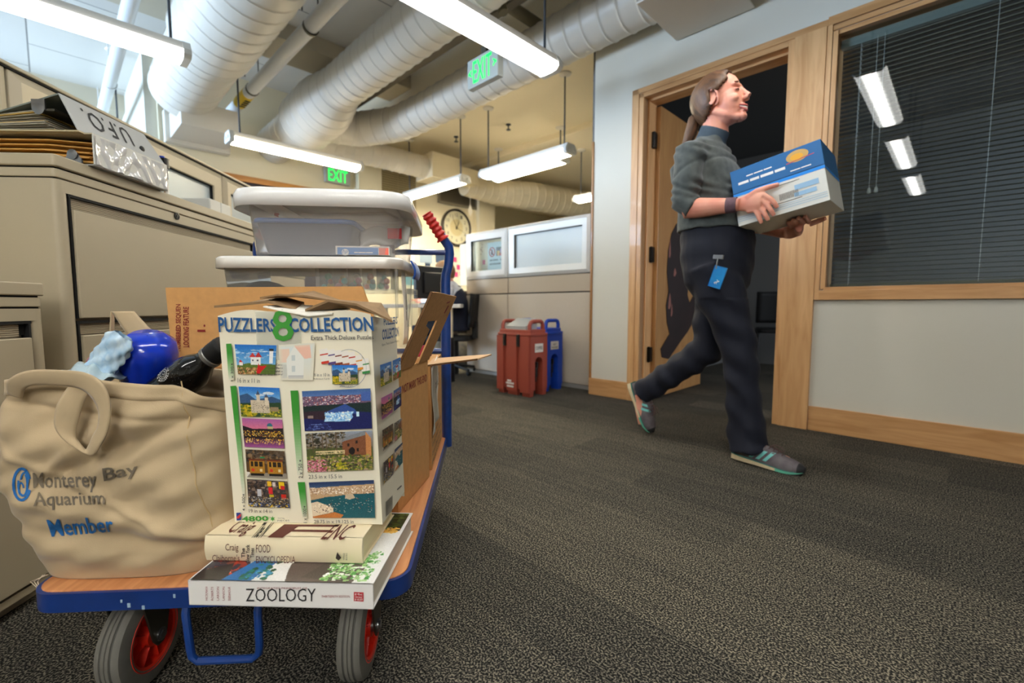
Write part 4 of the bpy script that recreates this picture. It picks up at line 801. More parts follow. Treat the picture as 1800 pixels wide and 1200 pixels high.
def pic_falls(w=150, h=92):
    c = Can(w, h, (24, 30, 90)).grad(0, .2, (60, 96, 150), (96, 130, 190)).rect(0, .14, 1, .4, (110, 84, 110)).spot(0, .14, .9, .38, 110, [(206, 190, 196), (80, 60, 70), (150, 96, 110), (206, 110, 90), (230, 220, 220)], .016, .013).rect(.86, .08, 1, .3, (70, 100, 170))
    c.poly([(0, .38), (1, .34), (1, .6), (.5, .5), (0, .56)], (26, 44, 44)).poly([(0, .52), (.4, .5), (.35, .75), (0, .68)], (52, 34, 46)).poly([(.32, .55), (.62, .36), (.76, .5), (.8, .62)], (50, 80, 150))
    c.poly([(.34, .58), (.75, .55), (.72, .62), (.68, .8), (.3, .78)], (150, 200, 240)).spot(.32, .56, .72, .76, 60, [(230, 246, 255), (110, 170, 230), (190, 226, 250)], .016, .03).rect(.78, .56, .82, .68, (206, 236, 250)).spot(.05, .82, .4, .98, 24, [(110, 130, 190), (66, 80, 150)], .03, .008).rect(.06, .62, .14, .68, (150, 130, 120)); return c.noise(6).a
def pic_mill(w=150, h=92):
    c = Can(w, h, (120, 110, 100)).grad(0, .3, (150, 160, 176), (130, 120, 110)).spot(0, 0, .6, .55, 110, [(70, 60, 40), (110, 96, 60), (46, 44, 30), (150, 140, 130)], .035).rect(0, .4, 1, 1, (76, 84, 40))
    for x in (.1, .24, .3, .45): c.rect(x, 0, x + .015, .5, (96, 76, 56))
    c.poly([(.55, .25), (.9, .08), (.9, .68), (.55, .62)], (128, 78, 50)).poly([(.53, .26), (.6, .14), (.9, .0), (.92, .1)], (130, 134, 138)).poly([(.9, .02), (.98, .2), (.98, .68), (.9, .68)], (196, 130, 76))
    for x, y in ((.62, .3), (.75, .24), (.64, .46), (.76, .44)): c.rect(x, y, x + .03, y + .08, (40, 26, 22))
    c.disc(.69, .5, .045, (30, 24, 24), .1).rect(.14, .47, .58, .5, (224, 200, 150)).rect(.14, .53, .58, .55, (206, 180, 130)).spot(.14, .48, .58, .55, 18, [(230, 210, 160)], .006, .03)
    c.spot(0, .6, 1, 1, 150, [(110, 120, 50), (190, 160, 130), (150, 126, 96), (80, 100, 36), (170, 160, 60), (64, 56, 40)], .03, .035).spot(0, .7, .3, 1, 50, [(210, 96, 130), (226, 150, 170), (150, 60, 80)], .02).spot(.45, .78, .6, .95, 12, [(200, 180, 40), (160, 160, 30)], .03); return c.noise(8).a
def pic_harbor(w=150, h=88):
    c = Can(w, h, (30, 84, 96)).grad(0, .18, (34, 50, 90), (70, 96, 130)).poly([(0, .18), (.3, .14), (1, .1), (1, .34), (.6, .36), (.2, .44), (0, .5)], (196, 160, 120)).spot(0, .16, 1, .34, 120, [(236, 216, 190), (206, 176, 146), (150, 110, 84), (246, 232, 214)], .016, .02)
    c.poly([(.22, .42), (1, .34), (1, 1), (.2, 1), (.1, .6)], (22, 88, 98)).poly([(.55, .36), (.66, .34), (.7, .46), (.6, .5), (.54, .46)], (200, 180, 150)).spot(.3, .44, .98, .85, 26, [(236, 226, 210), (190, 90, 60), (220, 200, 180)], .014, .008)
    c.poly([(0, .58), (.1, .54), (.34, .72), (.34, .84), (0, .96)], (226, 206, 176)).spot(.02, .62, .32, .86, 26, [(120, 90, 76), (246, 230, 206)], .012, .02).poly([(0, .96), (.36, .84), (.5, .92), (.45, 1), (0, 1)], (196, 120, 60)); return c.noise(7).a
def pic_fade(w=4, h=30, c0=(58, 146, 50), c1=(232, 226, 206)): return Can(w, h, c0).grad(.25, 1, c0, c1).a
def pic_house(w=88, h=72):
    B = (228, 222, 202); c = Can(w, h, B).grad(0, 1, (216, 226, 226), B).poly([(.0, .5), (0, .12), (.3, .12), (.3, .5)], (236, 206, 184)).poly([(.2, .42), (.45, .04), (.7, .42), (.7, .9), (.22, .9)], (232, 232, 224)).poly([(.42, .04), (.86, .04), (.92, .4), (.72, .42)], (238, 190, 168)).rect(.35, .3, .46, .46, (200, 208, 206)).rect(.35, .6, .46, .76, (200, 208, 206)).rect(.0, .55, .2, .95, (206, 206, 196)).rect(.24, .86, .7, .96, (190, 190, 190))
    a = c.a; e = np.minimum(np.minimum(c.X, 1 - c.X) / .12, np.minimum(c.Y, 1 - c.Y) / .12).clip(0, 1)[..., None]; return a * e + np.array(B) * (1 - e)
# ================================================================== BOOKS AND PUZZLE BOX
def px_face(obj, P0, N):
    iv_ = inv(obj); return lambda x, y: tuple(iv_ @ on_plane(x, y, P0, N))
def faces_of(rot): return Vector((math.sin(rot), -math.cos(rot), 0)), Vector((math.cos(rot), math.sin(rot), 0))
RB = ROTC - R(5.7)
def book(name, label, n, c, z, L, T_, D_, cover, pages, rnd=.0):
    t = thing(name, label, 'book', CF(n, c, z), RB)
    ct = .002
    g = G(); g.box(-.003, L + .003, -.001 + rnd, D_, 0, ct); g.box(-.003, L + .003, -.001 + rnd, D_, T_ - ct, T_)
    pf = [(-.001 + rnd - rnd * math.sin(math.pi * k / 8), T_ * k / 8) for k in range(9)]
    g.prism(pf + [(ct + rnd, T_), (ct + rnd, 0)], 'x', -.003, L + .003); g.make('cover', cover, t, smooth=40, bevel=.0006)
    g = G(); g.box(.001, L - .001, ct + rnd, D_ - .004, ct, T_ - ct); g.make('page_block', pages, t, smooth=0)
    return t
pages = mat('page_edges', (226, 216, 196), .8, var=(3, .25), stretch=(1, 1, 160)); covz = mat('cover_white', (232, 230, 226), .3, coat=.4); covf = mat('cover_cream', (238, 222, 186), .35, coat=.3)
Z = book('textbook', 'thick white zoology textbook lying at the front of the cart under the cream book', -.462, .713, .2502, .288, .041, .243, covz, pages)
NZ, SZ = faces_of(RB); pz = px_face(Z, CF(-.462, .713, .25) + NZ * .0022, NZ)
g = G(); pxtext(g, 'ZOOLOGY', 432, 1034, 555, 1057, pz, bold=-.004); g.make('spine_title', M['ink'], Z, smooth=0, fixn=False)
g = G(); mar = mat('maroon_ink', (150, 60, 66), .6)
for k, s in enumerate(('HICKMAN', 'ROBERTS', 'LARSON', 'LANSON', 'EISENHOUR')): pxtext(g, s, 361 + k * 10, 1031, 365 + k * 10, 1055, pz, 90)
pxtext(g, 'THIRTEENTH EDITION', 565, 1046, 615, 1050, pz); pxtext(g, 'INTEGRATED PRINCIPLES OF', 452, 1032, 540, 1035, pz); g.make('spine_print', mar, Z, smooth=0, fixn=False)
g = G(); g.quad(*[pz(*q) for q in ((622, 1056), (639, 1057), (639, 1041), (622, 1040))]); g.make('spine_logo', mat('logo_red', (186, 26, 44), .5), Z, smooth=0)
g = G(); g.xf(Matrix()); pz2 = px_face(Z, CF(-.462, .713, .25) + NZ * .0030, NZ)
for k, s in enumerate(('Mc', 'Graw', 'Hill')): pxtext(g, s, 624, 1042.5 + k * 4.6, 637, 1046 + k * 4.6, pz2)
g.make('spine_logo_print', M['white'], Z, smooth=0, fixn=False)
c = Can(220, 150, (232, 232, 228)); c.spot(.0, .55, .22, 1, 70, [(150, 40, 34), (206, 70, 40), (60, 40, 50), (120, 60, 50), (40, 40, 60)], .05).poly([(0, .9), (.14, .8), (.2, 1), (0, 1)], (40, 36, 40)).poly([(.17, 1), (.30, .62), (.42, .62), (.34, 1)], (30, 110, 176)).spot(.26, .6, .42, .98, 30, [(20, 120, 110), (24, 90, 60), (60, 150, 190)], .022)
c.poly([(.50, .90), (.48, .80), (.52, .70), (.95, .66), (.90, 1), (.53, 1)], (84, 70, 66)).poly([(.6, .95), (.7, .72), (.9, .7), (.88, 1)], (70, 60, 56)); c.spot(.72, .62, .98, .98, 130, [(110, 176, 90), (70, 150, 64), (160, 200, 130), (226, 232, 220)], .016, .014)
c.rect(.80, 0, 1, .3, (40, 60, 26)).spot(.8, .0, 1, .3, 50, [(30, 50, 20), (70, 90, 30), (24, 34, 16)], .03).spot(.76, .26, .98, .34, 20, [(226, 160, 50), (240, 190, 90)], .02)
picture('cover_art', c.noise(4).a, [(0, .001, .0414), (.285, .001, .0414), (.285, .238, .0414), (0, .238, .0414)], Z, M['printg'])
F = book('cookbook', 'cream hardcover food encyclopedia between the textbook and the puzzle box', -.466, .764, .2922, .262, .0435, .178, covf, mat('page_edges_cream', (240, 224, 180), .8, var=(3, .12), stretch=(1, 1, 160)), .004)
pf = px_face(F, CF(-.466, .764, .29) + NZ * .0042, NZ); br_ = mat('brown_ink', (96, 44, 34), .55)
g = G(); pxtext(g, 'Craig', 396, 955.5, 419, 971, pf, bold=.0); pxtext(g, "Claiborne's", 373, 974.5, 421, 986, pf, bold=.0); g.make('spine_author', br_, F, smooth=0, fixn=False); g = G(); pxtext(g, 'FOOD', 450, 957, 475, 971, pf); pxtext(g, 'ENCYCLOPEDIA', 450, 977, 519, 989.5, pf); g.make('spine_title', br_, F, smooth=0, fixn=False)
g = G()
for k, s in enumerate(('The', 'New York', 'Times')): pxtext(g, s, 424 + k * 8, 963 if k != 1 else 957, 430.5 + k * 8, 980 if k != 1 else 988, pf, 90, bold=.025)
g.make('spine_subtitle', mat('dark_ink2', (50, 36, 34), .6), F, smooth=0, fixn=False); g = G(); g.add([pf(591, 976), pf(593, 970), pf(596, 975), pf(600, 980), pf(595, 985), pf(590, 981)], [(0, 1, 2, 3, 4, 5)]); pxtext(g, 'WINGS', 603, 972, 606, 984, pf, 90); pxtext(g, 'BOOKS', 607.5, 972, 610.5, 984, pf, 90)
g.make('spine_print', mat('dark_ink', (50, 36, 34), .6), F, smooth=0, fixn=False)
ptop = px_face(F, Vector((0, 0, .2922 + .0441)), Vector((0, 0, 1)))
def quadtext(g, s, q, fnp, **k): lettering(g, s, [fnp(*p) for p in q], **k)
g = G(); quadtext(g, 'Craig', [(387, 943), (424, 943), (460, 917), (424, 912)], ptop, bold=.01); quadtext(g, 'F', [(470, 944), (556, 946), (596, 922), (500, 921)], ptop, bold=.01); quadtext(g, 'ENC', [(562, 948), (602, 949), (628, 922), (590, 921)], ptop, bold=.01); g.make('cover_title', br_, F, smooth=0, fixn=False)
g = G(); quadtext(g, 'The N', [(440, 945), (458, 945), (482, 918), (464, 918)], ptop, bold=.02); g.make('cover_print', M['ink'], F, smooth=0, fixn=False)

# puzzle box
PB = thing('puzzle_box', 'tall worn white puzzle box covered in small pictures, with torn cardboard top flaps', 'puzzle box', CF(-.444, .812, .3365), RB)
bw, bd, bh, lean = .266, .142, .366, -.012
paperbox = mat('puzzle_box_print', (244, 236, 212), .38, var=(5, .05), bump=(40, .12, .003), coat=.2)
g = G()
def bx(u, v, s=0):     # front face with slight bulge and worn top edge
    top = .0 + (.006 * math.sin(u * 9) + .008 * math.sin(u * 3.1) if v > .95 else 0)
    return (u * bw + lean * v, .0 - .002 * math.sin(math.pi * u) * math.sin(math.pi * v), v * bh + top)
g.grid(bx, 24, 24); g.grid(lambda u, v: (bw + lean * v + .0 * u, u * bd, v * bh - .012 * u * (v > .95)), 12, 24); g.grid(lambda u, v: (lean * v, bd - u * bd, v * bh), 6, 12); g.grid(lambda u, v: (bw - u * bw + lean * v, bd, v * bh - .01), 12, 12); g.add([(0, 0, 0), (bw, 0, 0), (bw, bd, 0), (0, bd, 0)], [(0, 3, 2, 1)])
g.make('carton', paperbox, PB, smooth=50, fixn=False)
tornc = mat('torn_card_brown', (150, 120, 84), .85, var=(60, .25), bump=(200, .2, .001))
def torn(name, outline, zf, mt, thk=.003):
    g = G(); a = [(x, y, zf(x, y)) for x, y in outline]; b = [(x, y, z + thk) for x, y, z in a]; n = len(a)
    g.add(a + b, [tuple(range(n))[::-1], tuple(range(n, 2 * n))] + [(i, (i + 1) % n, n + (i + 1) % n, n + i) for i in range(n)]); return g.make(name, mt, PB, smooth=0)
torn('torn_flap', [(-.018, .0), (.03, -.006), (.075, .004), (.12, .01), (.10, .08), (.04, .1), (-.01, .09)], lambda x, y: bh + .004 + .12 * y + .02 * abs(math.sin(x * 28)), tornc, .004)
torn('torn_flap', [(.145, -.008), (.185, -.006), (.235, -.012), (.262, .0), (.285, .02), (.25, .07), (.16, .09)], lambda x, y: bh + .006 + .02 * math.sin((x - .14) * 26) - .25 * max(0, x - .25) + .1 * y, tornc, .004)
torn('torn_flap', [(.07, -.003), (.10, -.006), (.15, -.008), (.19, -.004), (.2, .05), (.08, .06)], lambda x, y: bh + .008 + .008 * math.sin(x * 30) + .1 * y, M['paper'], .002)
torn('torn_flap', [(.045, .03), (.09, .01), (.13, .02), (.20, .06), (.1, .12), (.04, .11)], lambda x, y: bh + .014 + .08 * y + .02 * math.sin(x * 16), tornc, .003)
g = G(); g.grid(lambda u, v: (.068 + .078 * u + lean, -.0032 - .001 * math.sin(u * 3), bh - .075 + .083 * v), 8, 8); g.make('tape', thin_clear('clear_tape', (240, 236, 222), .35, .08), PB, smooth=60)
NB, SB_ = faces_of(RB); fp_ = px_face(PB, CF(-.444, .812, .3365) + NB * .0045, NB); fp2 = px_face(PB, CF(-.444, .812, .3365) + NB * .0052, NB); sp_ = px_face(PB, CF(-.444, .812, .3365) + SB_ * (bw + .0012), SB_)
c1 = lambda x, y: (350 + x / 3, 500 + y / 3); c3 = lambda x, y: (380 + x / 5.294, 580 + y / 5.294); c4 = lambda x, y: (380 + x / 5.294, 740 + y / 5.294)
def side(v): return v
def pq(fn, cf, pts): return [fn(*cf(*p)) for p in pts]
navy = mat('title_navy', (28, 84, 140), .45); green = mat('title_green', (62, 150, 54), .45); grey = mat('caption_grey', (70, 68, 64), .6)
g = G(); lettering(g, 'PUZZLERS', pq(fp_, c1, [(104, 252), (408, 250), (404, 180), (98, 170)]), bold=.025); g.make('title', navy, PB, smooth=0, fixn=False); g = G(); lettering(g, 'COLLECTION', pq(fp_, c1, [(478, 252), (922, 246), (914, 170), (474, 176)]), bold=.025)
g.make('title', navy, PB, smooth=0, fixn=False)
g = G(); lettering(g, '8', pq(fp2, c1, [(388, 300), (502, 298), (490, 130), (382, 132)]), bold=.012); g.make('green_numeral', green, PB, smooth=0, fixn=False); g = G(); lettering(g, '4800', pq(fp_, c4, [(240, 935), (488, 928), (484, 880), (236, 884)]), bold=.03)
def leaf(cx, cy, r, cf, fn): g.add(pq(fn, cf, [(cx + r * (1 if k % 2 == 0 else .45) * math.sin(k * math.pi / 6), cy - r * (1 if k % 2 == 0 else .45) * math.cos(k * math.pi / 6)) for k in range(12)]), [tuple(range(12))])
leaf(525, 908, 26, c4, fp_); g.make('green_print', green, PB, smooth=0, fixn=False)
def cap(s, q, cf, fn=None, bold=0): g = G(); lettering(g, s, pq(fn or fp_, cf, q), bold=bold); g.make('caption', grey, PB, smooth=0, fixn=False)
cap('Extra Thick Deluxe Puzzles', [(590, 293), (920, 288), (918, 266), (590, 269)], c1, bold=.01)
for s, q, cf in (('16 in x 11 in', [(204, 517), (320, 519), (320, 496), (203, 492)], c1), ('19 in x 14 in', [(306, 850), (522, 854), (520, 822), (304, 816)], c4), ('23.5 in x 15.5 in', [(578, 1024), (753, 1020), (752, 1000), (577, 1003)], c1), ('28.75 in x 19.125 in', [(912, 950), (1280, 950), (1278, 920), (910, 918)], c4), ('INCLUDES', [(1150, 532), (1275, 530), (1272, 514), (1152, 520)], c3), ('8 in x 10 in', [(912, 432), (1055, 430), (1055, 400), (910, 402)], c3), ('Reference Cards', [(908, 460), (1055, 458), (1055, 444), (908, 446)], c3), ('TOTAL', [(572, 910), (640, 910), (640, 898), (570, 898)], c4), ('PIECES', [(572, 932), (682, 932), (680, 918), (570, 918)], c4)): cap(s, q, cf)
for k, s in enumerate(('Color', 'Coded Backs', 'and Resealable', 'Bags for Easy Sorting!')): w_ = (62, 140, 168, 235)[k]; cap(s, [(620 - w_, 332 + k * 30), (620, 332 + k * 30), (620, 312 + k * 30), (620 - w_, 312 + k * 30)], c3, bold=.02)
for s, q, cf in (('1 x 300', [(160, 475), (160, 338), (135, 338), (138, 475)], c3), ('4 x 500', [(268, 835), (268, 700), (238, 700), (245, 835)], c4), ('2 x 750', [(806, 530), (802, 396), (764, 396), (768, 530)], c4), ('1 x 1000', [(845, 945), (840, 812), (806, 812), (812, 945)], c4)): cap(s, q, cf, fp2, .01)
for x, y, cf in ((146, 318, c3), (254, 686, c4), (782, 368, c4), (822, 796, c4)): g = G(); leaf(x, y, 12, cf, fp2); g.make('leaf_mark', grey, PB, smooth=0, fixn=False)
def pc(img, q, cf=c1, fn=None): return picture('picture', img, pq(fn or fp_, cf, q), PB, M['print'])
pc(pic_fade(), [(156, 505), (186, 500), (170, 311), (142, 312)]); pc(pic_fade(), [(228, 1110), (244, 1110), (195, 533), (164, 535)]); pc(pic_fade(), [(518, 1005), (548, 1005), (522, 558), (481, 559)]); pc(pic_fade(), [(805, 900), (848, 900), (825, 567), (757, 567)], c4)
pc(pic_light(), [(205, 472), (400, 474), (408, 320), (187, 315)]); pc(pic_castle(), [(222, 695), (436, 700), (423, 545), (208, 537)]); pc(pic_night(), [(240, 855), (450, 863), (438, 712), (225, 703)]); pc(pic_tram(), [(253, 1015), (463, 1022), (450, 878), (243, 868)]); pc(pic_city(), [(302, 797), (686, 808), (661, 560), (285, 538)], c4)
pc(pic_falls(), [(557, 773), (912, 758), (903, 547), (542, 562)]); pc(pic_mill(), [(573, 990), (918, 975), (912, 768), (560, 785)]); pc(pic_harbor(), [(900, 900), (1480, 900), (1467, 547), (862, 570)], c4)
pc(pic_house(), [(430, 505), (600, 505), (612, 306), (418, 318)])
for k in range(7):     # fan of reference cards
    x = 640 + k * 36; y = 345 + k * 4 + (k > 4) * 14 * (k - 4); cc = ((206, 60, 40), (90, 70, 130), (130, 60, 40), (170, 90, 50), (200, 70, 50), (226, 150, 40), (60, 140, 70))[k]
    im = Can(8, 12, (238, 232, 222)).rect(0, .3, 1, .45, cc).rect(0, .85, 1, 1, cc).a; q = [(x + 6, y + 75), (x + 46, y + 68), (x + 36, y - 10), (x - 8, y - 2)]
    picture('picture', im, pq(px_face(PB, CF(-.444, .812, .3365) + NB * (.0050 - k * .00006), NB), c1, q), PB, M['print'])
pc(pic_castle(60, 44), [(703, 525), (837, 523), (835, 424), (701, 424)], c1, fp2)
g = G(); g.tube([fp_(*c1(790 + 92 * math.cos(a * math.pi / 16), 442 + 100 * math.sin(a * math.pi / 16))) for a in range(32)], .0003, 4, loop=True); g.make('oval_outline', navy, PB)
g = G(); g.quad(*pq(fp_, c4, [(190, 925), (232, 920), (228, 850), (186, 852)])); lg1 = g.make('maker_logo', mat('logo_blue', (36, 60, 140), .5), PB, smooth=0); g = G(); g.add(pq(fp2, c4, [(192, 890), (230, 860), (228, 885), (214, 905), (192, 905)]), [(0, 1, 2, 3, 4)]); g.make('logo_red', mat('logo_red2', (196, 40, 50), .5), lg1, smooth=0)
# right side of the box
g = G(); lettering(g, 'PUZZLERS', pq(sp_, c1, [(975, 216), (1046, 206), (1044, 168), (972, 176)]), bold=.03); g.make('side_title', navy, PB, smooth=0, fixn=False); g = G(); lettering(g, 'COLLECTION', pq(sp_, c1, [(966, 294), (1054, 274), (1052, 222), (965, 236)]), bold=.03); g.make('side_title', navy, PB, smooth=0, fixn=False)
g = G(); lettering(g, 'Extra Thick Deluxe Puzzles', pq(sp_, c1, [(964, 325), (1054, 300), (1054, 290), (964, 312)])); g.make('side_caption', grey, PB, smooth=0, fixn=False); g = G(); streaks(g, pq(sp_, c4, [(1685, 645), (1725, 608), (1725, 590), (1685, 628)]), 1); g.make('side_caption', grey, PB, smooth=0, fixn=False); g = G()
for k in range(9): x = 1580 + k * 7; g.add(pq(sp_, c4, [(x, 890 - k * 7), (x + 4, 886 - k * 7), (x + 4, 745 - k * 7), (x, 750 - k * 7)]), [(0, 1, 2, 3)])
g.make('barcode', grey, PB, smooth=0, fixn=False)
for im, q, cf in ((pic_castle(30, 44), [(1532, 532), (1637, 480), (1630, 290), (1525, 325)], c3), (pic_light(28, 40), [(1648, 475), (1720, 432), (1716, 250), (1642, 285)], c3), (pic_night(30, 44), [(1542, 835), (1643, 760), (1638, 580), (1535, 632)], c3), (pic_falls(28, 40), [(1655, 755), (1724, 700), (1722, 520), (1650, 565)], c3),
                  (pic_tram(30, 44), [(1550, 282), (1645, 205), (1645, 20), (1545, 85)], c4), (pic_mill(28, 40), [(1662, 190), (1732, 125), (1728, -30), (1658, 20)], c4), (pic_city(30, 44), [(1560, 585), (1650, 490), (1648, 300), (1557, 385)], c4), (pic_harbor(28, 40), [(1665, 465), (1735, 385), (1735, 195), (1660, 265)], c4)): pc(im, q, cf, sp_)
# ================================================================== TOTE BAG AND ITS CONTENTS (cart frame)
canvas_m = mat('cotton_canvas', (190, 168, 132), .9, var=(7, .25), bump=(700, .25, .0008), sheen=.2)
TO = thing('tote_bag', 'beige canvas tote bag printed with grey and blue lettering, standing on the cart', 'tote bag', CF(-.615, .9, .25), ROTC)
ih = CF(-.615, .9, .25)
def tb(n, c): return n + .615, c - .9
def half_w(z):     # left / right outline of the bag against height
    zl = [0, .03, .08, .15, .22, .28, .33, .36]; L = [-.166, -.180, -.196, -.216, -.224, -.226, -.222, -.218]; Rr = [.135, .150, .163, .166, .162, .152, .140, .105]
    return float(np.interp(z, zl, L)), float(np.interp(z, zl, Rr))
def wrk(x, z):
    w = .006 * math.sin(22 * x + 30 * z + 2 * math.sin(14 * z)) * math.exp(-((z - .20) / .13) ** 2)
    w += .007 * math.exp(-((z - .265 - .35 * (x + .02)) / .018) ** 2) - .006 * math.exp(-((z - .235 - .4 * (x - .02)) / .015) ** 2)
    w += .008 * math.exp(-((z - .11 + .25 * x) / .02) ** 2) * (x > -.2) - .006 * math.exp(-((z - .075 + .12 * x) / .014) ** 2)
    w += .005 * math.sin(40 * x - 18 * z) * math.exp(-((x - .08) / .06) ** 2)
    w += .006 * math.exp(-((z - .18 - .8 * (x + .13)) / .014) ** 2) * math.exp(-((x + .1) / .06) ** 2) + .0025 * math.sin(70 * z + 25 * x)
    w += .004 * math.exp(-((z - .16 + .5 * (x + .05)) / .007) ** 2) - .004 * math.exp(-((z - .285 + .12 * x) / .006) ** 2) + .0035 * math.sin(95 * x + 40 * z) * math.exp(-((z - .24) / .05) ** 2) * math.exp(-((x + .02) / .07) ** 2) + .0015 * math.sin(130 * z - 60 * x)
    w *= 1.35
    return w * min(1, z / .04) * (1 if z < .31 else max(.25, 1 - (z - .31) / .06))
def depth(z): return float(np.interp(z, [0, .05, .15, .25, .33, .36], [.105, .118, .122, .112, .098, .092]))
def rimz(x): return .340 + .010 * math.exp(-((x + .10) / .07) ** 2) - .006 * math.sin(14 * x) - (0 if x < .085 else (x - .085) * .6)
def bag_pt(th, z, off=0):
    L, Rg = half_w(z); cx = (L + Rg) / 2; a = (Rg - L) / 2 - off; b = depth(z) - off; ct, st = math.cos(th), math.sin(th); e = 2 / 4
    x = cx + a * abs(ct) ** e * (1 if ct > 0 else -1); y = b * abs(st) ** e * (1 if st > 0 else -1)
    y += -(wrk(x, z)) * (1 if st < 0 else -1) * abs(st) ** .5; return x, y, z
def bag_front(x, z):
    L, Rg = half_w(z); cx = (L + Rg) / 2; a = (Rg - L) / 2; q = min(.999, abs((x - cx) / a)); st = (1 - q ** 4) ** .25
    return -depth(z) * st - wrk(x, z) * st ** 1.0
NF, NBk = 150, 60
LOOP = [(-1, math.sin(math.pi / 2 * (-1 + 2 * k / NF))) for k in range(NF)] + [(1, math.sin(math.pi / 2 * (1 - 2 * k / NBk))) for k in range(NBk)]
def bag_q(i, z, off=0):
    sd, q = LOOP[i % len(LOOP)]; L, Rg = half_w(z); cx = (L + Rg) / 2; a = (Rg - L) / 2 + off; s = max(0, 1 - q ** 4) ** .25; x = cx + a * q
    return x, sd * (depth(z) + off) * s - (wrk(x, z) * s if sd < 0 else -wrk(x, z) * s * .6), z
g = G(); NU, NVb = len(LOOP), 110
def f(u, v):
    i = int(round(u * NU)); x0 = bag_q(i, .33)[0]; z = v * rimz(x0); return bag_q(i, max(z, .0005))
g.grid(f, NU, NVb, cu=True); bz = [bag_q(i, .0005) for i in range(NU)]; g.add(bz, [tuple(range(NU))])
g.make('bag_body', canvas_m, TO, smooth=80, solid=.0022)
g = G()
def hem(u, v): i = int(round(u * NU)); x0 = bag_q(i, .33)[0]; z = rimz(x0) - .026 * (1 - v); return bag_q(i, z, .0022)
g.grid(hem, NU, 4, cu=True); g.make('hem', canvas_m, TO, smooth=80, solid=.002)
g = G(); pts = [(.092 + .052 * (1 - k / 20) ** 1.0 * 0 + .06 * (k / 20), 0, .34 - .31 * k / 20) for k in range(21)]
pts = [(x, bag_front(x, z) - .0018, z) for x, _, z in pts]; g.tube(pts, .0012, 6); g.make('side_seam', mat('seam_thread', (186, 160, 116), .9), TO)
Pt = CF(-.615, .785, .25); Nt = Vector((math.sin(ROTC), -math.cos(ROTC), 0)); ivt = inv(TO)
def on_bag(px, py, off=.0028):
    q = ivt @ on_plane(px, py, Pt, Nt); q2 = q
    for _ in range(3):       # walk to the curved cloth
        y = bag_front(q2.x, min(max(q2.z, 0), .34)); Pp = TO.matrix_basis @ Vector((0, y, 0)); q2 = ivt @ on_plane(px, py, Pp, Nt)
    return (q2.x, bag_front(q2.x, min(max(q2.z, 0), .34)) - off, q2.z)
def bagtext(g, s, q, **k):
    (ax, ay), (bx_, by_), (cx, cy), (dx, dy) = q
    k['bold'] = k.get('bold', 0); _tc[(s, k['bold'], 0)] = fine_glyphs(s, k['bold'], 3)
    lettering(g, s, None, fn=lambda a, b: on_bag((ax * (1 - a) + bx_ * a) * (1 - b) + (dx * (1 - a) + cx * a) * b, (ay * (1 - a) + by_ * a) * (1 - b) + (dy * (1 - a) + cy * a) * b), **k)
bg = mat('print_grey', (84, 78, 70), .85, var=(30, .3, (118, 106, 86))); bb = mat('print_blue', (20, 100, 166), .8, var=(40, .2))
g = G(); bagtext(g, 'Monterey', [(62, 865), (174, 864), (170, 826), (60, 830)], bold=.015); bagtext(g, 'Bay', [(186, 852), (247, 836), (243, 812), (182, 822)], bold=.015); bagtext(g, 'Aquarium', [(62, 896), (188, 892), (184, 862), (60, 864)], bold=.015); g.make('grey_lettering', bg, TO, smooth=0, fixn=False)
g = G(); bagtext(g, 'Member', [(94, 942), (204, 933), (198, 906), (84, 912)], bold=.02); g.make('blue_lettering', bb, TO, smooth=0, fixn=False)
g = G()
def arc(cx, cy, rx, ry, w, a0, a1, n=18):
    ps = []
    for k in range(n + 1): a = R(a0 + (a1 - a0) * k / n); ps.append((a, 1)); 
    outer = [on_bag(cx + rx * math.cos(a), cy + ry * math.sin(a)) for a, _ in ps]; inner = [on_bag(cx + (rx - w) * math.cos(a), cy + (ry - w) * math.sin(a)) for a, _ in ps][::-1]
    m = n + 1; g.add(outer + inner, [(i, i + 1, 2 * m - 2 - i, 2 * m - 1 - i) for i in range(n)])
arc(41, 850, 17, 30, 5, 20, 340); arc(43, 850, 10, 22, 4, -60, 200); arc(40, 858, 6, 12, 3, 60, 350); arc(46, 842, 8, 14, 3, 180, 420)
g.make('fish_logo', bb, TO, smooth=0, fixn=False)
def ribbon(pairs, name, mt, parent, dep=None, sub=6, solid=.003):
    A_ = [Vector(a) for a, b in pairs]; B_ = [Vector(b) for a, b in pairs]
    def cr(P, t):
        n = len(P) - 1; i = min(int(t * n), n - 1); u = t * n - i; p0, p1, p2, p3 = P[max(i - 1, 0)], P[i], P[i + 1], P[min(i + 2, n)]
        return .5 * ((2 * p1) + (p2 - p0) * u + (2 * p0 - 5 * p1 + 4 * p2 - p3) * u * u + (3 * p1 - p0 - 3 * p2 + p3) * u ** 3)
    g = G(); g.grid(lambda u, v: tuple(cr(A_, v).lerp(cr(B_, v), u) + Vector((0, -.0022 * math.sin(u * math.pi), 0))), 6, sub * (len(pairs) - 1)); return g.make(name, mt, parent, smooth=80, solid=solid)
def pb_(px, py, y): return tuple(ivt @ on_plane(px, py, TO.matrix_basis @ Vector((0, y, 0)), Nt))
pr2 = [((14, 690), (40, 700), -.105), ((16, 667), (44, 684), -.118), ((50, 651), (62, 676), -.128), ((100, 650), (104, 677), -.132), ((150, 655), (140, 682), -.136), ((182, 676), (162, 698), -.140), ((194, 715), (174, 722), -.143), ((190, 755), (173, 748), -.145), ((176, 784), (164, 766), -.146), ((160, 799), (152, 790), -.140), ((120, 778), (140, 778), -.136), ((98, 752), (133, 762), -.134), ((98, 722), (142, 725), -.134), ((108, 698), (150, 700), -.132), ((124, 676), (166, 678), -.126)]
ribbon([(pb_(a[0], a[1], y), pb_(b[0], b[1], y + .006)) for a, b, y in pr2], 'front_strap', canvas_m, TO)
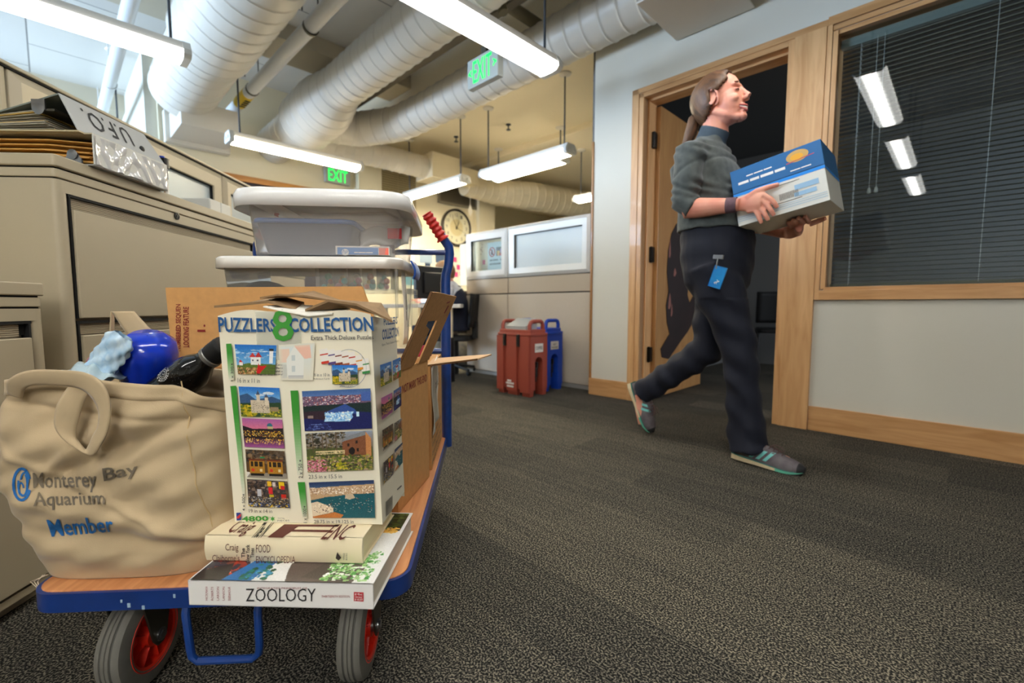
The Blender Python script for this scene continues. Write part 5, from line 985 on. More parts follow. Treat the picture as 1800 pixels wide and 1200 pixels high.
pr3 = [((186, 640), (204, 640), .075), ((192, 600), (200, 598), .082), ((196, 547), (200, 550), .085)]
ribbon([(pb_(a[0], a[1], y), pb_(b[0], b[1], y + .03)) for a, b, y in pr3], 'back_strap', canvas_m, TO)
pr4 = [((197, 547), (236, 547), .085), ((222, 585), (262, 575), .08), ((255, 630), (296, 606), .07), ((280, 668), (320, 650), .06)]
ribbon([(pb_(a[0], a[1], y), pb_(b[0], b[1], y)) for a, b, y in pr4], 'back_strap', canvas_m, TO)
g = G(); 
for k in range(3): g.tube([(-.148 + .004 * k, -.098, .006), (-.155 - .006 * k, -.10, -.004), (-.150 + .006 * k, -.102, -.026 - .004 * k)], .0009, 5)
g.make('loose_thread', mat('thread_pale', (206, 190, 166), .9), TO)['kind'] = 'stuff'

# bottle leaning out of the bag
BO = thing('water_bottle', 'glossy black water bottle with a scratched shoulder leaning out of the tote', 'bottle', CF(-.615, .9, .25), ROTC)
a0 = Vector((-.115, .02, .215)); a1 = Vector((.122, .0, .395)); ax = (a1 - a0).normalized(); Lb = (a1 - a0).length
g = G(); g.lathe([(.0, 0), (.030, .0), (.036, .008), (.036, Lb - .105), (.0345, Lb - .085), (.029, Lb - .068), (.021, Lb - .054), (.0195, Lb - .045), (.0195, Lb - .03)], 40, a0, ax); g.make('bottle_body', mat('black_enamel', (10, 10, 11), .12, coat=.6), BO, smooth=50)
g = G(); g.lathe([(.0205, Lb - .044), (.022, Lb - .042), (.022, Lb - .036), (.0205, Lb - .034)], 36, a0, ax, cap=False); g.make('neck_ring', mat('ring_grey', (130, 128, 124), .25, .6), BO)
g = G(); rs = [(.0195, Lb - .034), (.0215, Lb - .032)] + [(.0215 + .0006 * (k % 2), Lb - .03 + k * .003) for k in range(9)] + [(.0205, Lb - .0015), (.012, Lb)]; g.lathe(rs, 32, a0, ax); g.make('bottle_cap', mat('cap_black', (16, 16, 17), .45), BO, smooth=25)
uu = Vector((0, -1, 0)) - ax * ax.dot(Vector((0, -1, 0))); uu.normalize(); ww = ax.cross(uu)
def onb(s, phi, off=.0003):      # s: distance along axis, phi: angle from the camera side
    r = float(np.interp(s, [0, Lb - .105, Lb - .085, Lb - .068, Lb - .054], [.036, .036, .0345, .029, .021])) + off
    return tuple(a0 + ax * s + (uu * math.cos(phi) + ww * math.sin(phi)) * r)
g = G(); cs, cp = Lb - .112, -.62
for r0, r1 in ((.0085, .0095), (.0055, .0061)):
    n = 28; g.add([onb(cs + r * math.cos(k * 2 * math.pi / n), cp + r * math.sin(k * 2 * math.pi / n) / .036) for r in (r0, r1) for k in range(n)], [(k, (k + 1) % n, n + (k + 1) % n, n + k) for k in range(n)])
s_ = 'MONTEREY BAY AQUARIUM '
for i, ch in enumerate(s_):
    if ch == ' ': continue
    A0 = 2.6 - i * 2 * math.pi / len(s_)
    lettering(g, ch, None, bold=.02, fn=lambda a, b: onb(cs + (.0105 + .004 * b) * math.cos(A0 - (a - .5) * .2), cp + (.0105 + .004 * b) * math.sin(A0 - (a - .5) * .2) / .036))
for k in range(14): a = rng2.uniform(0, 6.28); r = rng2.uniform(0, .0045); g.add([onb(cs + r * math.cos(a) + d * .0012, cp + (r * math.sin(a) + e * .0008) / .036) for d, e in ((0, 0), (1, 0), (1, 1), (0, 1))], [(0, 1, 2, 3)])
g.make('emblem', mat('emblem_white', (200, 200, 196), .4), BO, smooth=0, fixn=False)
g = G()
for k in range(70): s = Lb - .085 + rng2.gauss(0, .014); p = rng2.gauss(-.1, .4); q = rng2.uniform(.0003, .0012); g.add([onb(s, p, .0002), onb(s + q, p + q * 8, .0002), onb(s + q * .3, p + q * 22, .0002)], [(0, 1, 2)])
g.make('scratch', mat('scratch_grey', (186, 184, 178), .5), BO, smooth=0, fixn=False)['kind'] = 'stuff'
BC = thing('blue_tumbler', 'translucent royal blue plastic tumbler lying in the tote behind the bottle', 'tumbler', CF(-.615, .9, .25), ROTC)
g = G(); g.lathe([(.001, .052), (.03, .05), (.046, .036), (.050, .015), (.049, -.03), (.045, -.075), (.043, -.075), (.046, -.03), (.046, .015)], 36, (-.052, .045, .365), Vector((.25, -.35, .9)), cap=False); g.make('tumbler_body', mat('blue_plastic', (16, 60, 214), .18, coat=.5, trans=.25), BC, smooth=60)
PK = thing('packet', 'crinkled pale blue wrapped packet sticking out of the tote left of the tumbler', 'packet', CF(-.615, .9, .25), ROTC)
pa, pc_ = Vector((-.135, -.015, .300)), Vector((-.052, -.02, .408)); pax = (pc_ - pa).normalized(); pu = Vector((0, -1, 0)); pw = pax.cross(pu).normalized()
def pkf(u, v):
    a = 2 * math.pi * u; n = .0022 * math.sin(a * 5 + v * 20) + .0015 * math.sin(a * 9 - v * 34); k = (1 - max(0, (v - .9) / .1) * .35)
    return tuple(pa + pax * v * .145 + pu * (.010 + n) * math.sin(a) * k + pw * (.026 + n) * math.cos(a) * k)
g = G(); g.grid(pkf, 40, 30, cu=True); g.make('wrapper', mat('wrapper_blue', (150, 190, 222), .35, var=(50, .3, (206, 226, 238)), coat=.4, stretch=(1, 4, 1)), PK, smooth=60)
g = G(); g.grid(lambda u, v: tuple(Vector(pkf(.5 + .12 * u, .1 + .4 * v)) + pw * -.0015), 6, 10); g.make('pink_print', mat('print_pink', (206, 130, 150), .4), PK, smooth=60)
SK = thing('plastic_bag', 'thin clear bluish bag crumpled in the left corner of the tote mouth', 'bag', CF(-.615, .9, .25), ROTC)
g = G(); g.grid(lambda u, v: (-.165 + .1 * u, -.07 + .1 * v, .335 + .03 * math.sin(u * 3.1) * math.sin(v * 3.1) + .005 * math.sin(u * 23 + v * 11)), 24, 12); g.make('bag_film', mat('film_blue', (170, 190, 196), .15, coat=.6), SK, smooth=50, solid=.001)

# ================================================================== DRINK DISPENSERS BY THE PARTITION (room frame)
def dispenser(label, s, t, wx, dy, H, col, latches, word):
    """faces: latch side looks to -y (the camera's left front), spigot side looks to +x"""
    d = thing('drink_dispenser', label, 'drink dispenser', WF(s, t), ROTW, 'insulated drink dispensers')
    m_ = mat('dispenser_' + word.split()[0].lower(), col, .5, bump=(300, .08, .001)); dkm = mat('dispenser_dark_' + word.split()[0].lower(), tuple(int(v * .55) for v in col), .5)
    L = wx; Wd = dy
    g = G()
    zb = .05; hb = H * .80
    # spigot face (x = L) with an arched recess, body built as columns around it
    r0, r1 = Wd * .28, Wd * .72; rz = H * .52
    g.box(0, L - .08, 0, Wd, zb, hb); g.box(L - .085, L, 0, r0, zb, hb); g.box(L - .085, L, r1, Wd, zb, hb)
    n = 12; arch = [(r0 + (r1 - r0) * (.5 - .5 * math.cos(math.pi * k / n)), rz - (r1 - r0) * .5 + (r1 - r0) * .5 * math.sin(math.pi * k / n)) for k in range(n + 1)]
    g.prism([(r1, hb), (r0, hb)] + arch, 'x', L - .085, L)
    for x0, x1, y0, y1 in ((0, .07, 0, .06), (L - .09, L, 0, .05), (0, .07, Wd - .06, Wd), (L - .09, L, Wd - .05, Wd), (L * .3, L * .62, -.0, .04)):
        g.hexa([(x0 + .006, y0, 0), (x1 - .006, y0, 0), (x1 - .006, y1 - .01, 0), (x0 + .006, y1 - .01, 0), (x0, y0, zb + .02), (x1, y0, zb + .02), (x1, y1, zb + .02), (x0, y1, zb + .02)])
    if latches:
        for x0, x1 in ((-.005, L * .20), (L * .30, L * .62), (L * .72, L * .98)): g.box(x0, x1, -.014, .01, .03, hb - .002)
    g.make('body', m_, d, smooth=0, bevel=.006)
    g = G(); g.rbox(-.008, L + .008, -.010, Wd + .006, hb, hb + .022, .02); g.rbox(.004, L - .004, .0, Wd - .006, hb + .018, hb + .05, .02); g.make('lid', m_, d, smooth=40, bevel=.005)
    for x0, x1 in ((.015, L * .30), (L * .72, L - .0)):
        for end in (0,):
            pass
    for k, (px_, ax_) in enumerate(((.03, 'y'), (L - .03, 'y'))):
        y0, y1 = Wd * .12, Wd * .88; g = G()
        g.tube([(px_, y0, hb + .03), (px_, y0, hb + .085), (px_, y0 + .012, hb + .108), (px_, y0 + .03, hb + .115), (px_, y1 - .03, hb + .115), (px_, y1 - .012, hb + .108), (px_, y1, hb + .085), (px_, y1, hb + .03)], .016, 10); g.box(px_ - .016, px_ + .016, y0, y1, hb + .03, hb + .052); g.make('handle', m_, d, smooth=50)
    if latches:
        for x in (L * .25, L * .67):
            g = G(); g.box(x - .014, x + .014, -.022, -.008, hb - .085, hb + .012); g.box(x - .010, x + .010, -.028, -.02, hb - .07, hb - .005); g.make('latch', M['black'], d, smooth=0, bevel=.003)
    g = G(); g.box(L - .083, L - .08, r0, r1, zb, rz); g.make('recess', dkm, d, smooth=0)
    yc = (r0 + r1) / 2; g = G(); g.cyl((L - .08, yc, .2), (L - .03, yc, .2), .015, 12); g.cyl((L - .035, yc, .15), (L - .035, yc, .225), .016, 12); g.box(L - .05, L - .015, yc - .008, yc + .008, .225, .27); g.cyl((L - .035, yc, .11), (L - .035, yc, .15), .009, 10); g.make('spigot', M['black'], d, smooth=40)
    g = G(); g.box(L, L + .0015, Wd * .26, Wd * .74, H * .585, H * .70); pl = g.make('name_plate', mat('plate_white', (214, 208, 200), .5), d, bevel=.0006)
    g = G()
    lines = word.split(' ')
    for k, s_ in enumerate(lines):
        hh = H * .115 / (len(lines) + .6); z0 = H * .70 - (k + 1) * hh - H * .012 * 1.0 if len(lines) > 1 else H * .62
        y0, y1 = Wd * (.31 if len(s_) > 3 else .40), Wd * (.69 if len(s_) > 3 else .60)
        lettering(g, s_, [(L + .002, y0, z0), (L + .002, y1, z0), (L + .002, y1, z0 + hh * .62), (L + .002, y0, z0 + hh * .62)], bold=.02)
    g.make('plate_lettering', mat('plate_ink', (90, 86, 84), .6), d, smooth=0, fixn=False)
    return d, hb
ds, hb_ = dispenser('reddish brown insulated dispenser marked for coffee, with black latches', -2.735, 2.615, .36, .205, .60, (150, 66, 50), True, 'COFFEE')
g = G()
for k, (x0, x1, z) in enumerate(((.10, .145, .105), (.085, .175, .085), (.095, .17, .06))): g.box(x0 + .02, x1 + .02, -.0155, -.0140, z, z + .015)
g.make('side_sticker', mat('sticker_white', (206, 200, 196), .6), ds, smooth=0)
dispenser('bright blue insulated dispenser marked for hot water beside the partition', -2.80, 2.885, .36, .215, .60, (22, 66, 172), False, 'HOT WATER')
co = thing('condiment_caddy', 'clear tilted plastic caddy on top of the reddish brown dispenser', 'caddy', WF(-2.655, 2.63, hb_ + .05), ROTW)
g = G()
for k in range(4): x = .0 + k * .072; g.hexa([(x, .0, 0), (x + .003, .0, 0), (x + .003, .13, 0), (x, .13, 0), (x, .0, .025), (x + .003, .0, .025), (x + .003 , .13, .085), (x, .13, .085)])
g.hexa([(0, 0, .022), (.218, 0, .022), (.218, .13, .082), (0, .13, .082), (0, 0, .026), (.218, 0, .026), (.218, .13, .086), (0, .13, .086)]); g.box(0, .218, -.002, .0, 0, .025); g.make('caddy_body', thin_clear('caddy_plastic', (206, 208, 206), .5, .2), co, smooth=0)

# ================================================================== THE DARK OFFICE: chair and door poster
ch = thing('office_chair', 'black armless chair inside the dark office, seen past the door opening', 'chair', WF(-1.45, 5.75), ROTW + R(20))
blk = mat('chair_black', (10, 10, 11), .6)
g = G(); g.grid(lambda u, v: (-.22 + .44 * u, .20 + .03 * math.sin(u * 3.14) - .06 * v, .52 + .36 * v), 8, 8); g.make('backrest', blk, ch, solid=.03)
g = G(); g.rbox(-.23, .23, -.24, .2, .42, .47, .06); g.make('seat', blk, ch, bevel=.012)
for x in (-.21, .21):
    for y in (-.2, .2):
        g = G(); g.tube([(x, y, .43), (x * 1.08, y * 1.12, 0)], .012, 8); g.make('leg', blk, ch)
po = thing('cutout_poster', 'dark brown die cut animal poster with a curled tail on the open door', 'poster', WF(HX, HY), 0)
po.rotation_euler.z = ROTW + la; S_ = lambda p: (.155 + (p[0] - .10) * 1.22, .34 + (p[1] - .48) * 1.12)
ol = [S_(q) for q in [(.16, .62), (.12, .70), (.10, .82), (.13, .92), (.10, 1.05), (.11, 1.2), (.15, 1.32), (.22, 1.40), (.36, 1.42), (.44, 1.34), (.47, 1.2), (.44, 1.05), (.42, .90), (.46, .84), (.52, .90), (.56, .98), (.50, 1.02), (.54, 1.07), (.62, 1.04), (.64, .94), (.60, .80), (.54, .70), (.44, .62), (.34, .56), (.28, .52), (.16, .44), (.06, .46), (.04, .52), (.10, .57)]]
g = G(); g.prism(ol, 'y', -.0265, -.0240); g.make('poster_sheet', mat('poster_brown', (44, 26, 22), .5, var=(9, .4)), po, smooth=0)
g = G()
for x, z, w, h in ((.19, .70, .05, .12), (.24, .64, .03, .10), (.18, 1.1, .03, .14), (.27, .96, .05, .06)):
    g.add([(x, -.0270, z), (x + w * .4, -.0270, z - .01), (x + w, -.0270, z + .02), (x + w * .8, -.0270, z + h * .6), (x + w * .5, -.0270, z + h), (x + w * .2, -.0270, z + h * .7)], [(0, 1, 2, 3, 4, 5)])
g.make('poster_patch', mat('patch_pink', (150, 96, 84), .5), po, smooth=0)

# ================================================================== FAR OFFICE: clock, boards, desk, monitor
ck = thing('wall_clock', 'big round wall clock with a dark rim and cream dial', 'clock', WF(-5.985, 4.77, 1.995), ROTW + R(90))
rc = .27
g = G(); n = 48; g.rings([[(r * math.cos(2 * math.pi * k / n), y, r * math.sin(2 * math.pi * k / n)) for k in range(n)] for r, y in ((rc + .03, .01), (rc + .03, -.03), (rc + .015, -.045), (rc, -.035), (rc - .004, -.012))], cap=False); g.make('rim', mat('clock_rim', (52, 44, 36), .35), ck)
g = G(); g.lathe([(rc, 0), (rc, .002)], 48, (0, -.01, 0), (0, -1, 0)); fc = g.make('dial', mat('dial_cream', (226, 222, 196), .5), ck, smooth=0); g = G(); g.lathe([(rc * .5, 0), (rc * .5, .001)], 36, (0, -.0122, 0), (0, -1, 0)); g.make('dial_centre', mat('dial_inner', (216, 204, 160), .5), ck, smooth=0)
g = G()
for k in range(1, 13):
    a = R(90 - 30 * k); cx, cz = rc * .76 * math.cos(a), rc * .76 * math.sin(a); w = .018 if k < 10 else .03
    lettering(g, str(k), [(cx - w, -.0135, cz - .026), (cx + w, -.0135, cz - .026), (cx + w, -.0135, cz + .026), (cx - w, -.0135, cz + .026)])
g.make('numerals', mat('numeral_grey', (110, 106, 92), .6), ck, smooth=0, fixn=False)
def hand(deg, L, w, nm, c=(40, 36, 32)):
    a = R(90 - deg); d = Vector((math.cos(a), 0, math.sin(a))); p = Vector((-math.sin(a), 0, math.cos(a))); g = G(); o = Vector((0, -.016, 0))
    g.add([tuple(o - d * .03 + p * w), tuple(o - d * .03 - p * w), tuple(o + d * L - p * w * .4), tuple(o + d * L + p * w * .4)], [(0, 1, 2, 3)]); g.make(nm, mat('hand_ink', c, .5), ck, smooth=0, solid=.002)
hand(-28, .17, .006, 'minute_hand', (110, 90, 40)); hand(28, .11, .008, 'hour_hand'); hand(112, .2, .002, 'second_hand')
g = G(); g.lathe([(.014, 0), (.012, .006), (.001, .007)], 14, (0, -.015, 0), (0, -1, 0)); g.make('hub', M['black'], ck)
def wallq(name, label, cat, t0, t1, z0, z1, m_, off=.004):
    g = G(); g.box(-6.0 + off, -6.0 + off + .012, t0, t1, z0, z1); return tag(wobj(g, name, m_, smooth=0), label, cat)
vent = thing('air_vent', 'grey louvred air vent high on the cream wall above the clock', 'vent', WF(-5.98, 4.42, 2.36), ROTW + R(90))
g = G(); g.box(-.02, .80, -.02, 0, -.02, .02); g.box(-.02, .80, -.02, 0, .26, .30); g.box(-.02, .02, -.02, 0, 0, .28); g.box(.76, .80, -.02, 0, 0, .28); g.make('frame', mat('vent_paint', (140, 132, 112), .6), vent, smooth=0)
g = G(); 
for k in range(9): g.add([(.02, -.002, .03 + k * .028), (.76, -.002, .03 + k * .028), (.76, -.02, .018 + k * .028), (.02, -.02, .018 + k * .028)], [(0, 1, 2, 3)])
g.box(.02, .76, -.001, 0, .02, .26); g.make('louvre', mat('vent_dark', (112, 104, 86), .6), vent, smooth=0)
b3 = thing('window_blind', 'dim olive blind in the small high window above the storage bins', 'blind', WF(-5.98, 3.37, 2.12), ROTW + R(90))
g = G(); g.box(0, .62, -.01, 0, 0, .66); g.make('backing', mat('blind_dark', (140, 128, 98), .7), b3, smooth=0)
g = G()
for k in range(20): g.add([(.01, -.012, .02 + k * .032), (.61, -.012, .02 + k * .032), (.61, -.03, .036 + k * .032), (.01, -.03, .036 + k * .032)], [(0, 1, 2, 3)])
g.box(.3, .31, -.035, -.03, 0, .66); g.make('slat', mat('slat_olive', (196, 182, 144), .6), b3, smooth=0)
bd = thing('pin_board', 'white board of papers and pink notes below the wall clock', 'board', WF(-5.96, 3.6, .95), ROTW + R(90))
g = G(); g.box(0, 1.6, -.012, 0, 0, .72); g.make('board', mat('board_white', (222, 216, 196), .7), bd, smooth=0)
for x, z, w, h, c in ((.08, .36, .25, .3, (236, 234, 226)), (.42, .42, .24, .24, (150, 170, 190)), (.52, .34, .1, .1, (40, 60, 90)), (.72, .45, .18, .2, (60, 80, 110)), (.95, .1, .45, .55, (226, 224, 206)), (.1, .08, .3, .2, (90, 150, 170)), (.06, .66, .06, .03, (226, 120, 40))):
    g = G(); g.box(x, x + w, -.016, -.013, z, z + h); g.make('pinned_sheet', mat('sheet_tone', c, .7), bd, smooth=0)
for x, z, c in ((1.02, .50, 0), (1.10, .52, 0), (1.02, .42, 0), (1.18, .40, 0), (1.12, .28, 0), (1.06, .33, 1), (1.24, .30, 0)):
    g = G(); g.box(x - .04, x + .04, -.020, -.017, z - .04, z + .04); g.make('sticky_note', mat('note_tone', ((206, 70, 130), (232, 218, 110))[c], .7), bd, smooth=0)
tg_ = thing('hanging_ornament', 'small white paper ornament hanging by the clock', 'ornament', WF(-5.6, 4.75, 2.20), ROTW)
g = G(); g.tube([(0, 0, .1), (0, 0, .75)], .002, 5); g.add([(0, 0, .12), (.0, .05, 0), (0, 0, -.08), (0, -.05, 0)], [(0, 1, 2, 3)]); g.make('paper', M['paper'], tg_, smooth=0, solid=.003)
dk_ = thing('desk', 'white desk behind the cart handle where the man sits', 'desk', Vector((-1.40, 4.22, 0)), R(2))
g = G(); g.rbox(0, .92, 0, .62, .70, .735, .03); g.make('desktop', M['white'], dk_, bevel=.004)
for x, y in ((.82, .06), (.82, .54), (.1, .06), (.1, .54)):
    g = G(); g.cyl((x, y, .40), (x, y, .70), .024, 14); g.make('leg', mat('leg_cream', (214, 204, 176), .5), dk_); g = G(); g.cyl((x, y, 0), (x, y, .42), .036, 14); g.make('foot', M['black'], dk_)
mo = thing('computer_monitor', 'back of a black monitor on the desk beside the man', 'monitor', Vector((-.775, 4.42, .735)), R(50))
g = G(); g.rbox(-.20, .20, -.02, .03, .05, .36, .012); g.box(-.12, .12, -.045, -.02, .10, .30); g.make('shell', M['black'], mo, bevel=.006); g = G(); g.cyl((0, 0, 0), (0, 0, .12), .025, 12); g.rbox(-.1, .1, -.08, .08, 0, .012, .03); g.make('stand', M['black'], mo)
g = G(); g.box(-.018, .018, -.047, -.045, .1, .114); g.make('badge', mat('badge_blue', (40, 80, 170), .4), mo, smooth=0)
fl_ = thing('shipping_box', 'small tan carton on the floor beyond the cart handle', 'box', Vector((-.80, 3.55, 0)), R(10)); g = G(); g.box(-.2, .16, 0, .3, 0, .36); g.make('carton', mat('carton_tan', (214, 164, 100), .8), fl_, smooth=0, bevel=.003)
clu = thing('duffel_bag', 'dark bag lumped under the desk beyond the cart', 'bag', Vector((-.75, 5.3, 0)), 0)
g = G(); g.ell((.15, .1, .18), (.22, .15, .20), 16); g.ell((-.1, .15, .28), (.18, .12, .26), 16); g.make('bag_body', mat('bag_dark', (44, 44, 50), .8, var=(14, .5, (120, 110, 90))), clu)
sb = thing('side_shelf', 'dark shelf unit at the far wall behind the seated man', 'shelf', WF(-5.9, 4.0, 0), ROTW); g = G(); g.box(0, .3, 0, 1.6, .0, .03); g.box(0, .3, 0, 1.6, .45, .48); g.box(0, .3, 0, 1.6, .92, .95); g.box(0, .02, 0, 1.6, 0, .95); g.box(0, .3, 0, .03, 0, .95); g.box(0, .3, 1.57, 1.6, 0, .95); g.make('carcass', mat('shelf_dark', (58, 52, 48), .6), sb, smooth=0)
# ================================================================== PEOPLE
def fuse(g, vox, sm=4, fac=.5, disp=None):
    """merge overlapping lofts into one continuous skin"""
    me = bpy.data.meshes.new('tmp'); me.from_pydata(g.v, [], g.f); bm = bmesh.new(); bm.from_mesh(me); bmesh.ops.recalc_face_normals(bm, faces=bm.faces); bm.to_mesh(me); bm.free()
    ob = bpy.data.objects.new('tmp', me); COL.objects.link(ob)
    r = ob.modifiers.new('r', 'REMESH'); r.mode = 'VOXEL'; r.voxel_size = vox; r.use_smooth_shade = True
    s = ob.modifiers.new('s', 'SMOOTH'); s.factor = fac; s.iterations = sm
    dg = bpy.context.evaluated_depsgraph_get(); out = bpy.data.meshes.new_from_object(ob.evaluated_get(dg))
    bpy.data.objects.remove(ob); bpy.data.meshes.remove(me)
    return out
def skin_obj(name, me, mt, parent=None, M_=None):
    if M_ is not None: me.transform(M_)
    me.materials.clear(); me.materials.append(mt); me.polygons.foreach_set('use_smooth', [True] * len(me.polygons))
    o = bpy.data.objects.new(name, me); COL.objects.link(o); o.parent = parent; return o
def wrinkle(me, fn):
    nn = [v.normal.copy() for v in me.vertices]; cc = [v.co + n * fn(v.co) for v, n in zip(me.vertices, nn)]
    me.vertices.foreach_set('co', [a for c in cc for a in c]); me.update()
def head_parts(g, T):
    st = len(g.v)
    g.ell((-.012, 0, .035), (.093, .074, .084), 24); g.ell((.028, 0, -.02), (.058, .061, .084), 24); g.ell((.018, 0, -.070), (.057, .052, .038), 20)
    for s in (-1, 1): g.tube([(-.02, s * .048, -.045), (.02, s * .042, -.078), (.062, s * .012, -.100)], [.016, .014, .014], 12)
    g.ell((.070, 0, -.099), (.018, .022, .017), 14); g.ell((.068, 0, .028), (.019, .048, .013), 14)
    g.tube([(.080, 0, .02), (.093, 0, -.008), (.107, 0, -.030)], [.008, .0095, .0115], 12)
    for s in (-1, 1):
        g.ell((.094, s * .011, -.034), (.011, .008, .0075), 12); g.ell((.052, s * .036, -.028), (.027, .022, .022), 14); g.ell((.069, s * .031, .004), (.012, .015, .008), 12)
        g.ell((-.010, s * .075, -.004), (.017, .005, .030), 14, rot=Matrix.Rotation(R(12), 3, 'Y') @ Matrix.Rotation(s * R(14), 3, 'X'))
        g.tube([(-.004 + .018 * math.sin(a), s * (.078 + .006 * math.cos(a)), -.004 + .031 * math.cos(a)) for a in [k * math.pi / 8 - .4 for k in range(10)]], .004, 8)
    g.ell((.080, 0, -.058), (.012, .023, .009), 12); g.ell((.078, 0, -.079), (.011, .021, .008), 12)
    g.tube([(-.03, 0, -.02), (-.045, 0, -.13)], [.050, .052], 16)
    g.xf(T, st)
def hair_cap(T, mt, parent, front=.052, down=-.075, name='hair', big=1.0):
    g = G(); n1, n2 = 48, 30; vs = []; fs = []
    def keep(p):       # hairline: sweeps from the forehead back over the ear to the nape
        return p[0] < front - max(0, (.055 - p[2])) * .9 and p[2] > down and not (p[0] > -.012 and p[2] < .025)
    idx = {}
    for i in range(n2 + 1):
        th = math.pi * max(.01, min(.99, i / n2))
        for k in range(n1):
            ph = 2 * math.pi * k / n1; q = 1 + .012 * math.sin(ph * 9 + i)
            idx[i, k] = len(vs); vs.append((-.016 + math.sin(th) * math.cos(ph) * .103 * q * big, math.sin(th) * math.sin(ph) * .083 * q * big, .030 + math.cos(th) * .096 * q * big - (.03 * max(0, -math.cos(th)) if math.cos(ph) < 0 else 0)))
    for i in range(n2):
        for k in range(n1):
            f = (idx[i, k], idx[i, (k + 1) % n1], idx[i + 1, (k + 1) % n1], idx[i + 1, k]); c = np.mean([vs[j] for j in f], 0)
            if keep(c): fs.append(f)
    g.add(vs, fs); g.xf(T); me = g.make(name, mt, parent, smooth=180, solid=.012); return me
skinm = M['skin']
# ---- the walking woman (local frame: x = walking direction, y = her left, z up)
WO = WF(-.8, 2.20, 0)
HT = Matrix.Translation((-.030, 0, 1.644)) @ Matrix.Rotation(R(-11), 4, 'Y') @ Matrix.Scale(1.07, 4)
LN_ = {}
BX_U = Vector((math.cos(R(10.5)), 0, math.sin(R(10.5)))); BX_W = Vector((-math.sin(R(10.5)), 0, math.cos(R(10.5)))); BX_O = Vector((.112, -.14, 1.052))
def bxp(u, v, w): return BX_O + BX_U * u + Vector((0, v, 0)) + BX_W * w
g = G()
head_parts(g, HT)
def stack(g, secs, seg=28, ex=2.4):
    rs = []
    for (x, y, z, rx, ry) in secs:
        ring = []
        for k in range(seg):
            a = 2 * math.pi * k / seg; c, s = math.cos(a), math.sin(a); e = 2 / ex
            ring.append((x + rx * abs(c) ** e * (1 if c > 0 else -1), y + ry * abs(s) ** e * (1 if s > 0 else -1), z))
        rs.append(ring)
    g.rings(rs)
TOR = [(-.02, 0, .84, .11, .15), (-.022, 0, .93, .135, .165), (-.025, 0, 1.03, .125, .15), (-.045, 0, 1.13, .115, .14), (-.07, 0, 1.24, .125, .150), (-.085, 0, 1.34, .122, .16), (-.088, 0, 1.41, .095, .15), (-.08, 0, 1.455, .065, .09), (-.075, 0, 1.49, .052, .055)]
stack(g, TOR)
g.tube([(-.078, 0, 1.44), (-.055, 0, 1.53), (-.04, 0, 1.58)], [.056, .052, .05], 18)
ELB, WRI = Vector((-.095, -.205, 1.145)), Vector((.125, -.178, 1.135))
ELL, WRL = Vector((-.02, .235, 1.15)), Vector((.20, .20, 1.055))
g.tube([(-.08, -.13, 1.40), (-.085, -.175, 1.38), (-.09, -.195, 1.27), ELB], [.05, .056, .047, .041], 16); g.tube([ELB, ELB.lerp(WRI, .3), ELB.lerp(WRI, .7), WRI], [.041, .043, .033, .026], 16)
g.tube([(-.08, .13, 1.40), (-.085, .175, 1.38), (-.06, .21, 1.27), ELL], [.05, .056, .047, .041], 16); g.tube([ELL, ELL.lerp(WRL, .3), ELL.lerp(WRL, .7), WRL], [.041, .043, .033, .026], 16)
# right hand: palm flat on the near face of the box, fingers curling under its lower edge, thumb forward
def chain(g, pts, r): g.tube(pts, r, 10)
pal = [(.118, -.176, 1.136), (.150, -.168, 1.138), (.185, -.166, 1.140), (.205, -.165, 1.138)]
stp = len(g.v); g.tube(pal, [.026, .034, .040, .036], 16, sx=.42, up=(0, 0, 1))
for k in range(4):     # index .. little
    b0 = Vector((.212 - .010 * k + .0, -.166, 1.162 - .0185 * k)); L = (.078, .084, .078, .062)[k]; dr = Vector((.80 - .13 * k, 0, -.62 - .05 * k)).normalized()
    k1 = b0 + dr * L * .42; k2 = k1 + (dr * .8 + Vector((0, .04, -.35))).normalized() * L * .32
    edge = None
    k2.y = min(k2.y, -.152); k3 = k2 + (Vector((.35, .35, -.75))).normalized() * L * .26
    chain(g, [b0 - Vector((.03, 0, 0)), b0, k1, k2, k3], [.0105, .0105, .0098, .009, .0078])
chain(g, [(.150, -.170, 1.158), (.185, -.166, 1.180), (.222, -.160, 1.190), (.262, -.156, 1.196)], [.014, .0125, .011, .009])
# left hand: palm up under the far part of the box
ub = lambda u, v, d: tuple(bxp(u, v, -d))
g.tube([WRL, (.235, .155, 1.052), ub(.16, .27, .022), ub(.175, .20, .020)], [.026, .034, .036, .034], 16, sx=.5, up=(0, 0, 1))
for k in range(4):
    L = (.055, .075, .085, .078)[k]; x = .130 + .022 * k; chain(g, [ub(x + .01, .225, .016), ub(x + .014, .19, .014), ub(x + .018, .19 - L * .6, .012), ub(x + .022, .19 - L, .011)], [.0105, .010, .0095, .008])
chain(g, [ub(.20, .265, .018), ub(.235, .27, .014), ub(.262, .262, .012)], [.013, .011, .009])
# legs
HPR, KNR, ANR = Vector((-.02, -.085, .90)), Vector((.098, -.03, .53)), Vector((.130, .03, .095))
HPL, KNL, ANL = Vector((-.02, .085, .90)), Vector((-.095, .095, .50)), Vector((-.455, .10, .225))
for a, b, c in ((HPR, KNR, ANR), (HPL, KNL, ANL)):
    g.tube([a, a.lerp(b, .4), b], [.095, .082, .057], 18); g.tube([b, b.lerp(c, .3), c], [.056, .058, .036], 18)
g.tube([ANR, (.20, .03, .055), (.30, .03, .035)], [.036, .034, .026], 14); g.tube([ANL, (-.445, .10, .13), (-.435, .10, .06)], [.036, .034, .026], 14)
woman = skin_obj('person', fuse(g, .0034, 3), skinm); woman.location = WO; woman.rotation_euler.z = ROTW
tag(woman, 'woman in grey mock neck sweater and navy trousers striding past the door carrying a box', 'person')
